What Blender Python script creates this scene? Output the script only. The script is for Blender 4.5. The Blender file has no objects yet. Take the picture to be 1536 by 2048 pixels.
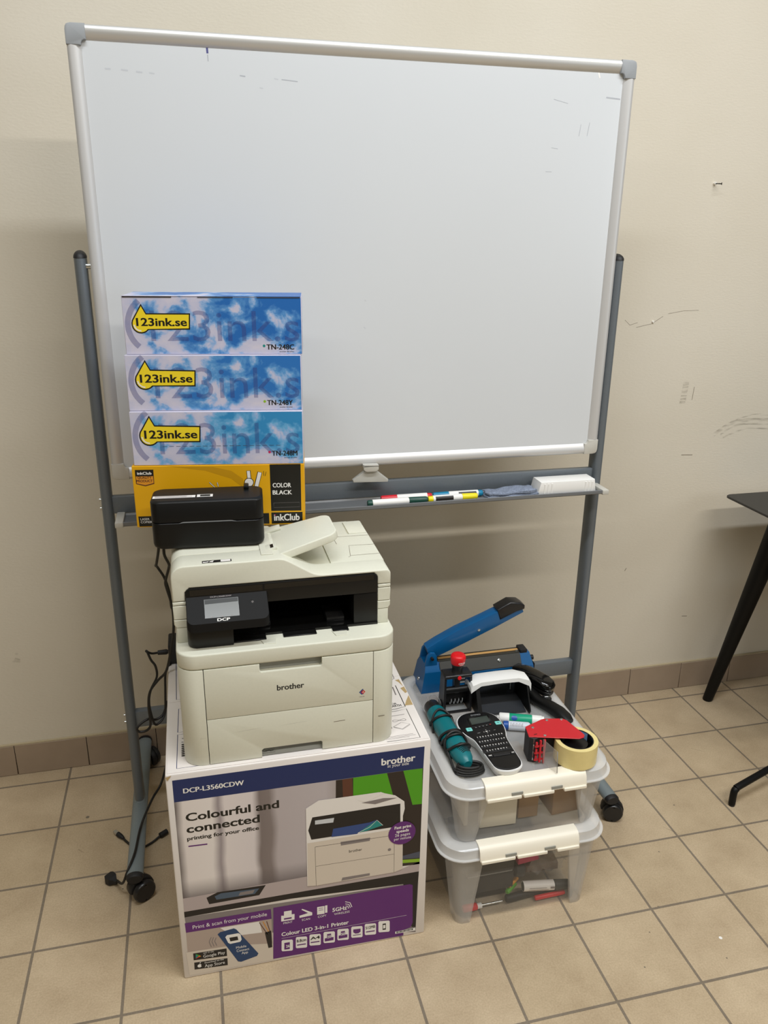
import bpy, bmesh, math, random
from mathutils import Vector, Matrix
random.seed(7)
SC = bpy.context.scene
COL = SC.collection

# ---------------------------------------------------------------- camera
cam_data = bpy.data.cameras.new('camera')
cam = bpy.data.objects.new('camera', cam_data)
COL.objects.link(cam)
yaw, pitch, roll = 0.239855, 0.338840, 0.011972
fw = Vector((math.sin(yaw)*math.cos(pitch), math.cos(yaw)*math.cos(pitch), -math.sin(pitch)))
rt0 = Vector((math.cos(yaw), -math.sin(yaw), 0)); up0 = rt0.cross(fw)
rt = rt0*math.cos(roll) + up0*math.sin(roll); up = up0*math.cos(roll) - rt0*math.sin(roll)
M = Matrix(((rt.x, up.x, -fw.x), (rt.y, up.y, -fw.y), (rt.z, up.z, -fw.z))).to_4x4()
M.translation = (-0.3722, -2.1218, 1.5027)
cam.matrix_world = M
cam_data.sensor_fit = 'VERTICAL'; cam_data.sensor_height = 24.0
cam_data.lens = 1579.19*24.0/2048.0
cam_data.clip_start = 0.02; cam_data.clip_end = 60
SC.camera = cam

# ---------------------------------------------------------------- world, lights, exposure
SC.view_settings.view_transform = 'Standard'; SC.view_settings.look = 'None'
SC.view_settings.gamma = 1.0; SC.view_settings.use_curve_mapping = False
SC.view_settings.exposure = 0.05
w = bpy.data.worlds.new('room_light'); SC.world = w; w.use_nodes = True
bg = w.node_tree.nodes['Background']; bg.inputs[0].default_value = (1.0, 0.87, 0.63, 1); bg.inputs[1].default_value = 0.155

def area(name, loc, target, sx, sy, power, col):
    l = bpy.data.lights.new(name, 'AREA'); l.shape = 'RECTANGLE'; l.size = sx; l.size_y = sy; l.energy = power; l.color = col
    o = bpy.data.objects.new(name, l); COL.objects.link(o); o.location = loc
    o.rotation_euler = (Vector(target)-Vector(loc)).to_track_quat('-Z', 'Y').to_euler()
    return o
area('ceiling_lamp_light', (0.40, -1.46, 3.3), (0.40, -1.42, 0), 2.8, 0.14, 58, (0.91, 0.955, 1.0))
area('ceiling_lamp_light', (-1.9, -2.7, 3.3), (-1.9, -2.7, 0), 2.0, 0.14, 18, (1.0, 0.96, 0.88))
area('ceiling_lamp_light', (1.3, -2.7, 3.3), (1.3, -2.7, 0), 2.4, 0.14, 54, (1.0, 0.95, 0.87))
area('window_light', (3.1, -3.6, 1.8), (0.0, 0.0, 1.2), 1.4, 1.2, 12, (0.80, 0.90, 1.0))

# ---------------------------------------------------------------- materials
def lin(h):
    h = h.lstrip('#'); c = [int(h[i:i+2], 16)/255 for i in (0, 2, 4)]
    return tuple(x/12.92 if x <= 0.04045 else ((x+0.055)/1.055)**2.4 for x in c)+(1.0,)
MATS = {}
def mat(name, hexc, rough=0.5, metal=0.0, spec=0.5, coat=0.0, var=0.0, scale=40.0, bump=0.0):
    m = bpy.data.materials.new(name); m.use_nodes = True; nt = m.node_tree
    b = nt.nodes['Principled BSDF']; c = lin(hexc)
    b.inputs['Base Color'].default_value = c; b.inputs['Roughness'].default_value = rough
    b.inputs['Metallic'].default_value = metal; b.inputs['Specular IOR Level'].default_value = spec
    b.inputs['Coat Weight'].default_value = coat
    if var or bump:
        tc = nt.nodes.new('ShaderNodeTexCoord'); n = nt.nodes.new('ShaderNodeTexNoise')
        n.inputs['Scale'].default_value = scale; n.inputs['Detail'].default_value = 5
        nt.links.new(tc.outputs['Object'], n.inputs['Vector'])
        if var:
            r = nt.nodes.new('ShaderNodeValToRGB')
            r.color_ramp.elements[0].position = 0.3; r.color_ramp.elements[1].position = 0.7
            r.color_ramp.elements[0].color = tuple(x*(1-var) for x in c[:3])+(1,)
            r.color_ramp.elements[1].color = tuple(min(1, x*(1+var)) for x in c[:3])+(1,)
            nt.links.new(n.outputs['Fac'], r.inputs['Fac']); nt.links.new(r.outputs['Color'], b.inputs['Base Color'])
        if bump:
            bp = nt.nodes.new('ShaderNodeBump'); bp.inputs['Strength'].default_value = bump; bp.inputs['Distance'].default_value = 0.002
            nt.links.new(n.outputs['Fac'], bp.inputs['Height']); nt.links.new(bp.outputs['Normal'], b.inputs['Normal'])
    MATS[name] = m
    return m
def see_through(name, hexc, opacity, rough=0.3, spec=0.5):
    m = mat(name, hexc, rough, 0, spec); nt = m.node_tree
    b = nt.nodes['Principled BSDF']; t = nt.nodes.new('ShaderNodeBsdfTransparent'); mx = nt.nodes.new('ShaderNodeMixShader')
    mx.inputs[0].default_value = opacity
    nt.links.new(t.outputs[0], mx.inputs[1]); nt.links.new(b.outputs[0], mx.inputs[2])
    nt.links.new(mx.outputs[0], nt.nodes['Material Output'].inputs['Surface'])
    return m

# ---------------------------------------------------------------- objects and meshes
def tag(o, label=None, cat=None, group=None, kind=None):
    if label: o['label'] = label
    if cat: o['category'] = cat
    if group: o['group'] = group
    if kind: o['kind'] = kind
    return o
def thing(name, label, cat, loc=(0, 0, 0), rz=0.0, group=None, rot=None):
    o = bpy.data.objects.new(name, None); COL.objects.link(o)
    o.location = loc; o.rotation_euler = rot if rot else (0, 0, rz); o.empty_display_size = 0.05
    return tag(o, label, cat, group)
def mw(o):
    m = Matrix.Translation(o.location) @ o.rotation_euler.to_matrix().to_4x4()
    return mw(o.parent) @ m if o.parent else m

class MB:
    """collects shapes into one mesh"""
    def __init__(s): s.v = []; s.f = []; s.mi = []; s.mats = []; s.sm = []
    def _m(s, m):
        m = MATS[m] if isinstance(m, str) else m
        if m not in s.mats: s.mats.append(m)
        return s.mats.index(m)
    def add(s, vs, fs, m, smooth=False):
        b = len(s.v); k = s._m(m); s.v += [Vector(p) for p in vs]
        for f in fs: s.f.append([b+i for i in f]); s.mi.append(k); s.sm.append(smooth)
        return s
    def from_bm(s, bm, m, smooth=False):
        bm.verts.index_update()
        s.add([v.co.copy() for v in bm.verts], [[v.index for v in f.verts] for f in bm.faces], m, smooth); bm.free(); return s
    def box(s, x0, x1, y0, y1, z0, z1, m, bev=0.0, seg=2, M=None):
        bm = bmesh.new()
        vs = [bm.verts.new((x, y, z)) for x in (x0, x1) for y in (y0, y1) for z in (z0, z1)]
        for f in ((0, 1, 3, 2), (4, 6, 7, 5), (0, 4, 5, 1), (2, 3, 7, 6), (0, 2, 6, 4), (1, 5, 7, 3)): bm.faces.new([vs[i] for i in f])
        if bev: bmesh.ops.bevel(bm, geom=bm.edges[:], offset=bev, segments=seg, affect='EDGES', profile=0.5)
        if M: bmesh.ops.transform(bm, matrix=M, verts=bm.verts)
        return s.from_bm(bm, m, bool(bev))
    def loft(s, loops, m, cap=True, smooth=False, close=False):
        n = len(loops[0]); vs = [p for l in loops for p in l]; fs = []
        L = len(loops)
        for i in range(L if close else L-1):
            j = (i+1) % L
            for k in range(n):
                k2 = (k+1) % n; fs.append((i*n+k, i*n+k2, j*n+k2, j*n+k))
        s.add(vs, fs, m, smooth)
        if cap and not close: s.add(loops[0], [list(range(n))[::-1]], m); s.add(loops[-1], [list(range(n))], m)
        return s
    def prism(s, pts, fr, d0, d1, m, bev=0.0, seg=2, smooth=None):
        """polygon pts (u,v) in frame fr=(o,u,v,n), between depths d0,d1 along n"""
        o, u, v, n = fr; bm = bmesh.new()
        a = [bm.verts.new(o+u*p[0]+v*p[1]+n*d0) for p in pts]; b = [bm.verts.new(o+u*p[0]+v*p[1]+n*d1) for p in pts]
        N = len(pts); f1 = bm.faces.new(a[::-1]); f2 = bm.faces.new(b)
        for i in range(N): bm.faces.new((a[i], a[(i+1) % N], b[(i+1) % N], b[i]))
        bmesh.ops.recalc_face_normals(bm, faces=bm.faces)
        if bev: bmesh.ops.bevel(bm, geom=[e for e in f2.edges]+[e for e in f1.edges], offset=bev, segments=seg, affect='EDGES', profile=0.5)
        return s.from_bm(bm, m, bool(bev) if smooth is None else smooth)
    def tube(s, pts, r, m, n=10, close=False, cap=True, flat=1.0):
        pts = [Vector(p) for p in pts]; loops = []; N = len(pts); up = None
        for i, p in enumerate(pts):
            a = pts[(i-1) % N] if (i > 0 or close) else p; b = pts[(i+1) % N] if (i < N-1 or close) else p
            t = (b-a).normalized()
            if up is None:
                up = Vector((0, 0, 1)) if abs(t.z) < .9 else Vector((0, 1, 0))
            sd = t.cross(up).normalized(); up = sd.cross(t).normalized()
            rr = r[i] if isinstance(r, (list, tuple)) else r
            loops.append([p+sd*math.cos(2*math.pi*k/n)*rr+up*math.sin(2*math.pi*k/n)*rr*flat for k in range(n)])
        return s.loft(loops, m, cap, True, close)
    def cyl(s, p0, p1, r, m, n=24, r1=None, bev=0.0):
        r1 = r if r1 is None else r1
        if bev:
            p0 = Vector(p0); p1 = Vector(p1); d = (p1-p0).normalized()
            return s.tube([p0, p0+d*0.0001, p0+d*bev, p1-d*bev, p1-d*0.0001, p1], [r-bev, r-bev, r, r1, r1-bev, r1-bev], m, n)
        return s.tube([p0, p1], [r, r1], m, n)
    def lathe(s, prof, p0, ax, m, n=32, cap=True):
        """profile (dist along axis, radius)"""
        p0 = Vector(p0); ax = Vector(ax).normalized()
        return s.tube([p0+ax*(d+1e-6*i) for i, (d, r) in enumerate(prof)], [r for d, r in prof], m, n, cap=cap)
    def build(s, name, parent=None, local=False, **kw):
        inv = Matrix.Identity(4)
        if parent is not None and not local: inv = mw(parent).inverted()
        me = bpy.data.meshes.new(name)
        me.from_pydata([inv @ p for p in s.v], [], s.f)
        for m in s.mats: me.materials.append(m)
        me.polygons.foreach_set('material_index', s.mi); me.polygons.foreach_set('use_smooth', s.sm); me.update()
        bm = bmesh.new(); bm.from_mesh(me)
        bmesh.ops.remove_doubles(bm, verts=bm.verts, dist=1e-6)
        bmesh.ops.recalc_face_normals(bm, faces=[f for f in bm.faces if len(f.verts)]) if kw.pop('recalc', True) else None
        for e in bm.edges:
            if len(e.link_faces) == 2 and e.calc_face_angle(0) > 0.7: e.smooth = False
        bm.to_mesh(me); bm.free()
        o = bpy.data.objects.new(name, me); COL.objects.link(o)
        if parent is not None: o.parent = parent
        return tag(o, kw.get('label'), kw.get('cat'), kw.get('group'), kw.get('kind'))

V = Vector
def frame(o, u, v):
    u = V(u).normalized(); v = V(v).normalized(); return (V(o), u, v, u.cross(v).normalized())
def rrect(x0, x1, y0, y1, r, n=5, corners=(1, 1, 1, 1)):
    """rounded rectangle, counter-clockwise from the lower left; corners ll lr ur ul"""
    P = []
    for (cx, cy, a0, on, px, py) in ((x0+r, y0+r, 180, corners[0], x0, y0), (x1-r, y0+r, 270, corners[1], x1, y0), (x1-r, y1-r, 0, corners[2], x1, y1), (x0+r, y1-r, 90, corners[3], x0, y1)):
        if on: P += [(cx+r*math.cos(math.radians(a0+90*k/n)), cy+r*math.sin(math.radians(a0+90*k/n))) for k in range(n+1)]
        else: P.append((px, py))
    return P
def smooth_path(pts, n=6):
    pts = [V(p) for p in pts]; out = []
    for i in range(len(pts)-1):
        p0 = pts[max(i-1, 0)]; p1 = pts[i]; p2 = pts[i+1]; p3 = pts[min(i+2, len(pts)-1)]
        for k in range(n):
            t = k/n
            out.append(0.5*((2*p1)+(p2-p0)*t+(2*p0-5*p1+4*p2-p3)*t*t+(3*p1-p0-3*p2+p3)*t**3))
    out.append(pts[-1]); return out

# ---------------------------------------------------------------- flat print and lettering on a face
TXT = {}
def glyphs(text, bold):
    k = (text, bold)
    if k in TXT: return TXT[k]
    cu = bpy.data.curves.new('lettering', 'FONT'); cu.body = text; cu.size = 1.0; cu.resolution_u = 3
    cu.offset = 0.015 if bold and not set(text) & set('MWNKX') else 0.0
    ob = bpy.data.objects.new('lettering', cu)
    me = bpy.data.meshes.new_from_object(ob)
    vs = [tuple(v.co) for v in me.vertices]; fs = [list(p.vertices) for p in me.polygons]
    bpy.data.objects.remove(ob); bpy.data.meshes.remove(me); bpy.data.curves.remove(cu)
    TXT[k] = (vs, fs); return TXT[k]
CAPH = 0.69
LAY = 0.00012
def put_poly(mb, fr, layer, pts, m):
    o, u, v, n = fr; mb.add([o+u*p[0]+v*p[1]+n*(LAY*layer) for p in pts], [list(range(len(pts)))], m)
def put_text(mb, fr, layer, text, u0, u1, v0, h, m, bold=False):
    vs, fs = glyphs(text, bold)
    if not vs: return
    x0 = min(p[0] for p in vs); x1 = max(p[0] for p in vs); sx = (u1-u0)/(x1-x0); sy = h/CAPH
    o, u, v, n = fr
    for k, dx in enumerate(((-.03, .03, 0) if set(text) & set('MWNKX') else (-.014, .014, 0)) if bold else (0,)):   # heavy strokes: the glyph laid over itself, a hair apart
        mb.add([o+u*(u0+(p[0]-x0+dx)*sx)+v*(v0+p[1]*sy)+n*(LAY*(layer+.3*k)) for p in vs], fs, m)
def put_line(mb, fr, layer, pts, wd, m):
    P = [V((p[0], p[1])) for p in pts]; L = []; R = []
    for i, p in enumerate(P):
        a = P[max(i-1, 0)]; b = P[min(i+1, len(P)-1)]; t = (b-a)
        if t.length < 1e-9: t = P[1]-P[0]
        t.normalize(); nn = V((-t.y, t.x))*wd/2; L.append(p+nn); R.append(p-nn)
    for i in range(len(P)-1): put_poly(mb, fr, layer, [R[i], R[i+1], L[i+1], L[i]], m)
def put_disc(mb, fr, layer, c, r, m, n=28, ry=None):
    ry = ry or r
    put_poly(mb, fr, layer, [(c[0]+r*math.cos(2*math.pi*k/n), c[1]+ry*math.sin(2*math.pi*k/n)) for k in range(n)], m)
BOLD = {'whiteb': 'white', 'blackb': 'black', 'pblackb': 'pblack', 'pbrownb': 'pbrown'}
def art(items, fr, parent, sc=0.001, local=True, only=None):
    """print on a carton face: every '#' starts a new printed part"""
    mb = None; name = None
    for it in items+[('#', None)]:
        if it[0] == '#':
            if mb: mb.build(name, parent, local, recalc=False)
            name = it[1]; mb = MB(); continue
        k, m, ly = it[0], it[1], it[2]; b = m in BOLD; m = BOLD.get(m, m)
        if k == 'P': put_poly(mb, fr, ly, [(p[0]*sc, p[1]*sc) for p in it[3]], m)
        elif k == 'T': put_text(mb, fr, ly, it[3], it[4]*sc, it[5]*sc, it[6]*sc, it[7]*sc, m, b)
        elif k == 'C': put_disc(mb, fr, ly, (it[3]*sc, it[4]*sc), it[5]*sc, m)
        elif k == 'L': put_line(mb, fr, ly, [(p[0]*sc, p[1]*sc) for p in it[3]], it[4]*sc, m)

# plain colours
for a in [('white', '#f2f0ec', .5), ('black', '#15140f', .45), ('navy', '#16295f', .45), ('pdark', '#2b211c', .45), ('pbrown', '#5e3524', .45),
          ('pgreen', '#4fa012', .45), ('pdesk', '#b6a9a8', .45), ('pblack', '#1a1616', .45), ('pgrey', '#857d7c', .45), ('plime', '#8db82a', .45),
          ('pslate', '#4b5060', .45), ('pglass', '#4a5c70', .35), ('pwhite', '#ece8e4', .45), ('pcream', '#d8cdbf', .45), ('plcd', '#cfd3d8', .4),
          ('pblue', '#2f4a86', .45), ('pteal', '#1d8a86', .45), ('purple', '#602473', .45), ('pbeige', '#b3a297', .45), ('porange', '#dd9326', .45),
          ('pphone', '#1b3f6b', .3), ('red', '#d5202a', .4), ('pmagenta', '#c02058', .45), ('logoy', '#efd52a', .4), ('shade', '#c99406', .5),
          ('carton_white', '#e6e0dc', .55), ('toner_yellow', '#e2a80c', .42), ('toner_side', '#c8c6d8', .5), ('torn', '#b39a6c', .9)]:
    mat(a[0], a[1], a[2])
mat('printer_white', '#d9d9c9', .42, var=.015, scale=220)
mat('printer_black', '#101010', .36, spec=.35)
mat('panel_black', '#151516', .6, spec=.2); mat('printer_gloss', '#0b0b0b', .12)
mat('printer_grey', '#94958f', .5)
mat('screen_grey', '#6b6d6b', .25)
mat('matt_black', '#0e0e0e', .42, spec=.3, bump=.04, scale=900)
mat('rubber_black', '#17171a', .55)
mat('satin_black', '#1c1c1e', .3)
mat('seam_dark', '#3b362d', .8)
mat('alu', '#d8d8d6', .42, metal=.6)
mat('alu_side', '#d2d2d2', .42, metal=.35)
mat('corner_grey', '#9a9ea2', .45)
mat('corner_light', '#c4c2ba', .45)
mat('stand_grey', '#6d747a', .42, metal=.25, var=.03, scale=300)
mat('foot_grey', '#7d888c', .42, metal=.2, var=.03, scale=300)
mat('tray_grey', '#74777a', .45, metal=.2)
mat('steel', '#cfd2d2', .25, metal=1.0)
mat('board_white', '#d5d9dd', .22, spec=.5, var=.006, scale=3)
mat('ink_blue', '#4d4f86', .5); mat('ink_grey', '#b0b4bb', .6); mat('ink_faint', '#c3c7cd', .6)
mat('clip_grey', '#b9b9b3', .45)
mat('plastic_white', '#eeeeec', .4); mat('plastic_red', '#d01c2c', .35); mat('plastic_green', '#0f5d49', .35)
mat('plastic_blue', '#0f7fa8', .35); mat('plastic_yellow', '#efe01a', .35); mat('pen_dark', '#1d4a40', .4)
mat('label_grey', '#8d9092', .5)
mat('sealer_blue', '#07588f', .3, coat=.2); mat('sealer_plate', '#33332f', .45); mat('brass_strip', '#c79a5c', .45)
mat('teal', '#087078', .35, bump=.03, scale=700); mat('key_black', '#1b1b1d', .5); mat('mint', '#7fd8d2', .4)
mat('lcd', '#39423d', .2); mat('maker_white', '#e6e6e6', .3); mat('maker_black', '#101012', .3)
mat('green_label', '#13a07c', .35); mat('blue_label', '#1c4fa0', .35); mat('pale_label', '#cfd6e2', .35)
mat('dispenser_red', '#c8202c', .35); mat('bright_red', '#e01620', .35)
mat('tape_tan', '#e6d594', .3, var=.03, scale=60); mat('core_black', '#0a0a0b', .3); mat('core_blue', '#7fa3d0', .4)
mat('latch_white', '#f2ecdc', .35)
mat('kraft', '#9a7850', .8, var=.06, scale=30); mat('paper', '#e4dcc8', .7); mat('dark_grey', '#2a2c2b', .5); mat('brown_plastic', '#6a4a34', .5)
mat('table_black', '#232322', .42, var=.08, scale=400); mat('leg_black', '#090909', .5, spec=.25); mat('punch_grey', '#303338', .5)
mat('cord_black', '#121110', .5)
mat('cloth_blue', '#7d879a', .95, var=.25, scale=260, bump=.6)
mat('screw_white', '#efece4', .4)
mat('tile_base', '#a18f7c', .5, var=.04, scale=18); mat('base_grout', '#3a3127', .9); mat('caulk', '#bcae90', .8)
mat('scuff_dark', '#7a7060', .8)
see_through('scuff', '#6e685c', .22, .8); see_through('smudge', '#857d6e', .16, .8)
see_through('mark', '#4c5296', .30, .5)
see_through('clear_pp', '#dcd9d3', .075, .18, .6); see_through('frost_pp', '#dcdad6', .34, .25, .6); see_through('lid_pp', '#d3d4d4', .34, .25)
see_through('rim_pp', '#e8e8e7', .5, .16, .8); see_through('film', '#c9c4c0', .22, .1); see_through('bag', '#d8d2cc', .25, .15)
see_through('clear_tube', '#d4d8de', .4, .15)

# rubbed marks: patchy, with a broken edge
for nm in ('smudge', 'scuff'):
    nt = MATS[nm].node_tree; mx = [n for n in nt.nodes if n.type == 'MIX_SHADER'][0]
    tc = nt.nodes.new('ShaderNodeTexCoord'); n = nt.nodes.new('ShaderNodeTexNoise'); n.inputs['Scale'].default_value = 60; n.inputs['Detail'].default_value = 6
    mp = nt.nodes.new('ShaderNodeMapping'); mp.inputs['Scale'].default_value = (.35, 1, 2.2)
    nt.links.new(tc.outputs['Object'], mp.inputs[0]); nt.links.new(mp.outputs[0], n.inputs['Vector'])
    mr = nt.nodes.new('ShaderNodeMapRange'); nt.links.new(n.outputs['Fac'], mr.inputs['Value']); mr.inputs['From Min'].default_value = .42; mr.inputs['From Max'].default_value = .68
    mr.inputs['To Max'].default_value = .32; nt.links.new(mr.outputs[0], mx.inputs[0])
def nodes(m): return m.node_tree, m.node_tree.nodes['Principled BSDF']
def ramp(nt, stops, interp='LINEAR'):
    r = nt.nodes.new('ShaderNodeValToRGB'); cr = r.color_ramp; cr.interpolation = interp
    while len(cr.elements) < len(stops): cr.elements.new(0.5)
    for e, (p, c) in zip(cr.elements, stops): e.position = p; e.color = lin(c)
    return r
# sky with clouds printed on the toner cartons
def sky_print(name, blue_lo, blue_hi, off):
    m = mat(name, '#4a90d0', .38); nt, b = nodes(m)
    tc = nt.nodes.new('ShaderNodeTexCoord'); mp = nt.nodes.new('ShaderNodeMapping'); mp.inputs['Location'].default_value = off
    mp.inputs['Scale'].default_value = (1, 1, 1.25)
    n = nt.nodes.new('ShaderNodeTexNoise'); n.inputs['Scale'].default_value = 15; n.inputs['Detail'].default_value = 8; n.inputs['Roughness'].default_value = .56; n.inputs['Distortion'].default_value = .25
    nt.links.new(tc.outputs['Object'], mp.inputs[0]); nt.links.new(mp.outputs[0], n.inputs['Vector'])
    sx = nt.nodes.new('ShaderNodeSeparateXYZ'); nt.links.new(tc.outputs['Object'], sx.inputs[0])
    # more cloud on the left and along the bottom, clear blue at the upper right
    a = nt.nodes.new('ShaderNodeMath'); a.operation = 'MULTIPLY_ADD'; nt.links.new(sx.outputs['X'], a.inputs[0]); a.inputs[1].default_value = -.42; a.inputs[2].default_value = .10
    c = nt.nodes.new('ShaderNodeMath'); c.operation = 'MULTIPLY_ADD'; nt.links.new(sx.outputs['Z'], c.inputs[0]); c.inputs[1].default_value = -.7; nt.links.new(a.outputs[0], c.inputs[2])
    d = nt.nodes.new('ShaderNodeMath'); d.operation = 'ADD'; nt.links.new(c.outputs[0], d.inputs[0]); nt.links.new(n.outputs['Fac'], d.inputs[1])
    r = ramp(nt, [(.40, blue_lo), (.47, blue_hi), (.505, '#8fb0dc'), (.545, '#bfc1da'), (.68, '#cfcbda')])
    nt.links.new(d.outputs[0], r.inputs['Fac']); nt.links.new(r.outputs['Color'], b.inputs['Base Color'])
sky_print('sky_deep', '#2468b4', '#5590cc', (.3, 0, .1)); sky_print('sky_mid', '#2a70ba', '#5c98d0', (.3, 0, .1)); sky_print('sky_light', '#3088c0', '#66a8d6', (.3, 0, .1))
# blurred office picture printed on the printer carton
m = mat('office', '#c8c0bc', .45); nt, b = nodes(m)
tc = nt.nodes.new('ShaderNodeTexCoord'); sx = nt.nodes.new('ShaderNodeSeparateXYZ'); nt.links.new(tc.outputs['Object'], sx.inputs[0])
nz = nt.nodes.new('ShaderNodeTexNoise'); nz.inputs['Scale'].default_value = 9; nt.links.new(tc.outputs['Object'], nz.inputs['Vector'])
ad = nt.nodes.new('ShaderNodeMath'); ad.operation = 'MULTIPLY_ADD'; nt.links.new(nz.outputs['Fac'], ad.inputs[0]); ad.inputs[1].default_value = .02; nt.links.new(sx.outputs['X'], ad.inputs[2])
mu = nt.nodes.new('ShaderNodeMath'); mu.operation = 'MULTIPLY_ADD'; nt.links.new(ad.outputs[0], mu.inputs[0]); mu.inputs[1].default_value = 2.0; mu.inputs[2].default_value = -.02
r = ramp(nt, [(.02, '#4c4140'), (.055, '#e4dcd9'), (.16, '#e8e1de'), (.19, '#9a9094'), (.215, '#e2dad9'), (.325, '#ddd5d6'), (.35, '#7f7472'), (.39, '#857a78'), (.42, '#b9b0b2'), (.62, '#bdb5b8'), (.68, '#a79d9c')])
nt.links.new(mu.outputs[0], r.inputs['Fac'])
# darker towards the picture's blurred sill
sz = nt.nodes.new('ShaderNodeMapRange'); nt.links.new(sx.outputs['Z'], sz.inputs['Value']); sz.inputs['From Min'].default_value = .205; sz.inputs['From Max'].default_value = .26
mixc = nt.nodes.new('ShaderNodeMix'); mixc.data_type = 'RGBA'; nt.links.new(sz.outputs[0], mixc.inputs['Factor'])
mixc.inputs['A'].default_value = lin('#5f5658'); nt.links.new(r.outputs['Color'], mixc.inputs['B']); nt.links.new(mixc.outputs['Result'], b.inputs['Base Color'])
# painted plaster
m = mat('wall_paint', '#d6cbb4', .62, spec=.3); nt, b = nodes(m)
tc = nt.nodes.new('ShaderNodeTexCoord'); n1 = nt.nodes.new('ShaderNodeTexNoise'); n1.inputs['Scale'].default_value = 2.2; n1.inputs['Detail'].default_value = 6
nt.links.new(tc.outputs['Object'], n1.inputs['Vector']); r = ramp(nt, [(.3, '#d9d1c0'), (.7, '#dfd8c9')]); nt.links.new(n1.outputs['Fac'], r.inputs['Fac']); nt.links.new(r.outputs['Color'], b.inputs['Base Color'])
n2 = nt.nodes.new('ShaderNodeTexNoise'); n2.inputs['Scale'].default_value = 90; n2.inputs['Detail'].default_value = 4
mp = nt.nodes.new('ShaderNodeMapping'); mp.inputs['Scale'].default_value = (1, 1, 2.4); nt.links.new(tc.outputs['Object'], mp.inputs[0]); nt.links.new(mp.outputs[0], n2.inputs['Vector'])
bp = nt.nodes.new('ShaderNodeBump'); bp.inputs['Strength'].default_value = .22; bp.inputs['Distance'].default_value = .002; nt.links.new(n2.outputs['Fac'], bp.inputs['Height']); nt.links.new(bp.outputs['Normal'], b.inputs['Normal'])
# floor tiles 200 x 200 mm with grey grout
m = mat('floor_tile', '#c7b190', .42, spec=.4); nt, b = nodes(m)
tc = nt.nodes.new('ShaderNodeTexCoord'); mp = nt.nodes.new('ShaderNodeMapping'); mp.inputs['Location'].default_value = (0, .0615, 0); nt.links.new(tc.outputs['Object'], mp.inputs[0])
bk = nt.nodes.new('ShaderNodeTexBrick'); bk.offset = 0; bk.squash = 1; bk.inputs['Scale'].default_value = 1; bk.inputs['Brick Width'].default_value = .2; bk.inputs['Row Height'].default_value = .2
bk.inputs['Mortar Size'].default_value = .0032; bk.inputs['Mortar Smooth'].default_value = .15; bk.inputs['Bias'].default_value = 0
bk.inputs['Color1'].default_value = lin('#c9b698'); bk.inputs['Color2'].default_value = lin('#d0bda0'); bk.inputs['Mortar'].default_value = lin('#8c8172')
nt.links.new(mp.outputs[0], bk.inputs['Vector'])
n1 = nt.nodes.new('ShaderNodeTexNoise'); n1.inputs['Scale'].default_value = 7; n1.inputs['Detail'].default_value = 8; n1.inputs['Roughness'].default_value = .65; nt.links.new(tc.outputs['Object'], n1.inputs['Vector'])
n3 = nt.nodes.new('ShaderNodeTexNoise'); n3.inputs['Scale'].default_value = 260; n3.inputs['Detail'].default_value = 3; nt.links.new(tc.outputs['Object'], n3.inputs['Vector'])
r1 = ramp(nt, [(.3, '#e4e0dc'), (.68, '#ffffff')]); nt.links.new(n1.outputs['Fac'], r1.inputs['Fac'])
r3 = ramp(nt, [(.3, '#ebe9e6'), (.7, '#ffffff')]); nt.links.new(n3.outputs['Fac'], r3.inputs['Fac'])
mx = nt.nodes.new('ShaderNodeMix'); mx.data_type = 'RGBA'; mx.blend_type = 'MULTIPLY'; mx.inputs['Factor'].default_value = 1; nt.links.new(bk.outputs['Color'], mx.inputs['A']); nt.links.new(r1.outputs['Color'], mx.inputs['B'])
mx2 = nt.nodes.new('ShaderNodeMix'); mx2.data_type = 'RGBA'; mx2.blend_type = 'MULTIPLY'; mx2.inputs['Factor'].default_value = 1; nt.links.new(mx.outputs['Result'], mx2.inputs['A']); nt.links.new(r3.outputs['Color'], mx2.inputs['B'])
nt.links.new(mx2.outputs['Result'], b.inputs['Base Color'])
iv = nt.nodes.new('ShaderNodeMath'); iv.operation = 'SUBTRACT'; iv.inputs[0].default_value = 1; nt.links.new(bk.outputs['Fac'], iv.inputs[1])
bp = nt.nodes.new('ShaderNodeBump'); bp.inputs['Strength'].default_value = .5; bp.inputs['Distance'].default_value = .0015; nt.links.new(iv.outputs[0], bp.inputs['Height']); nt.links.new(bp.outputs['Normal'], b.inputs['Normal'])

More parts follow.
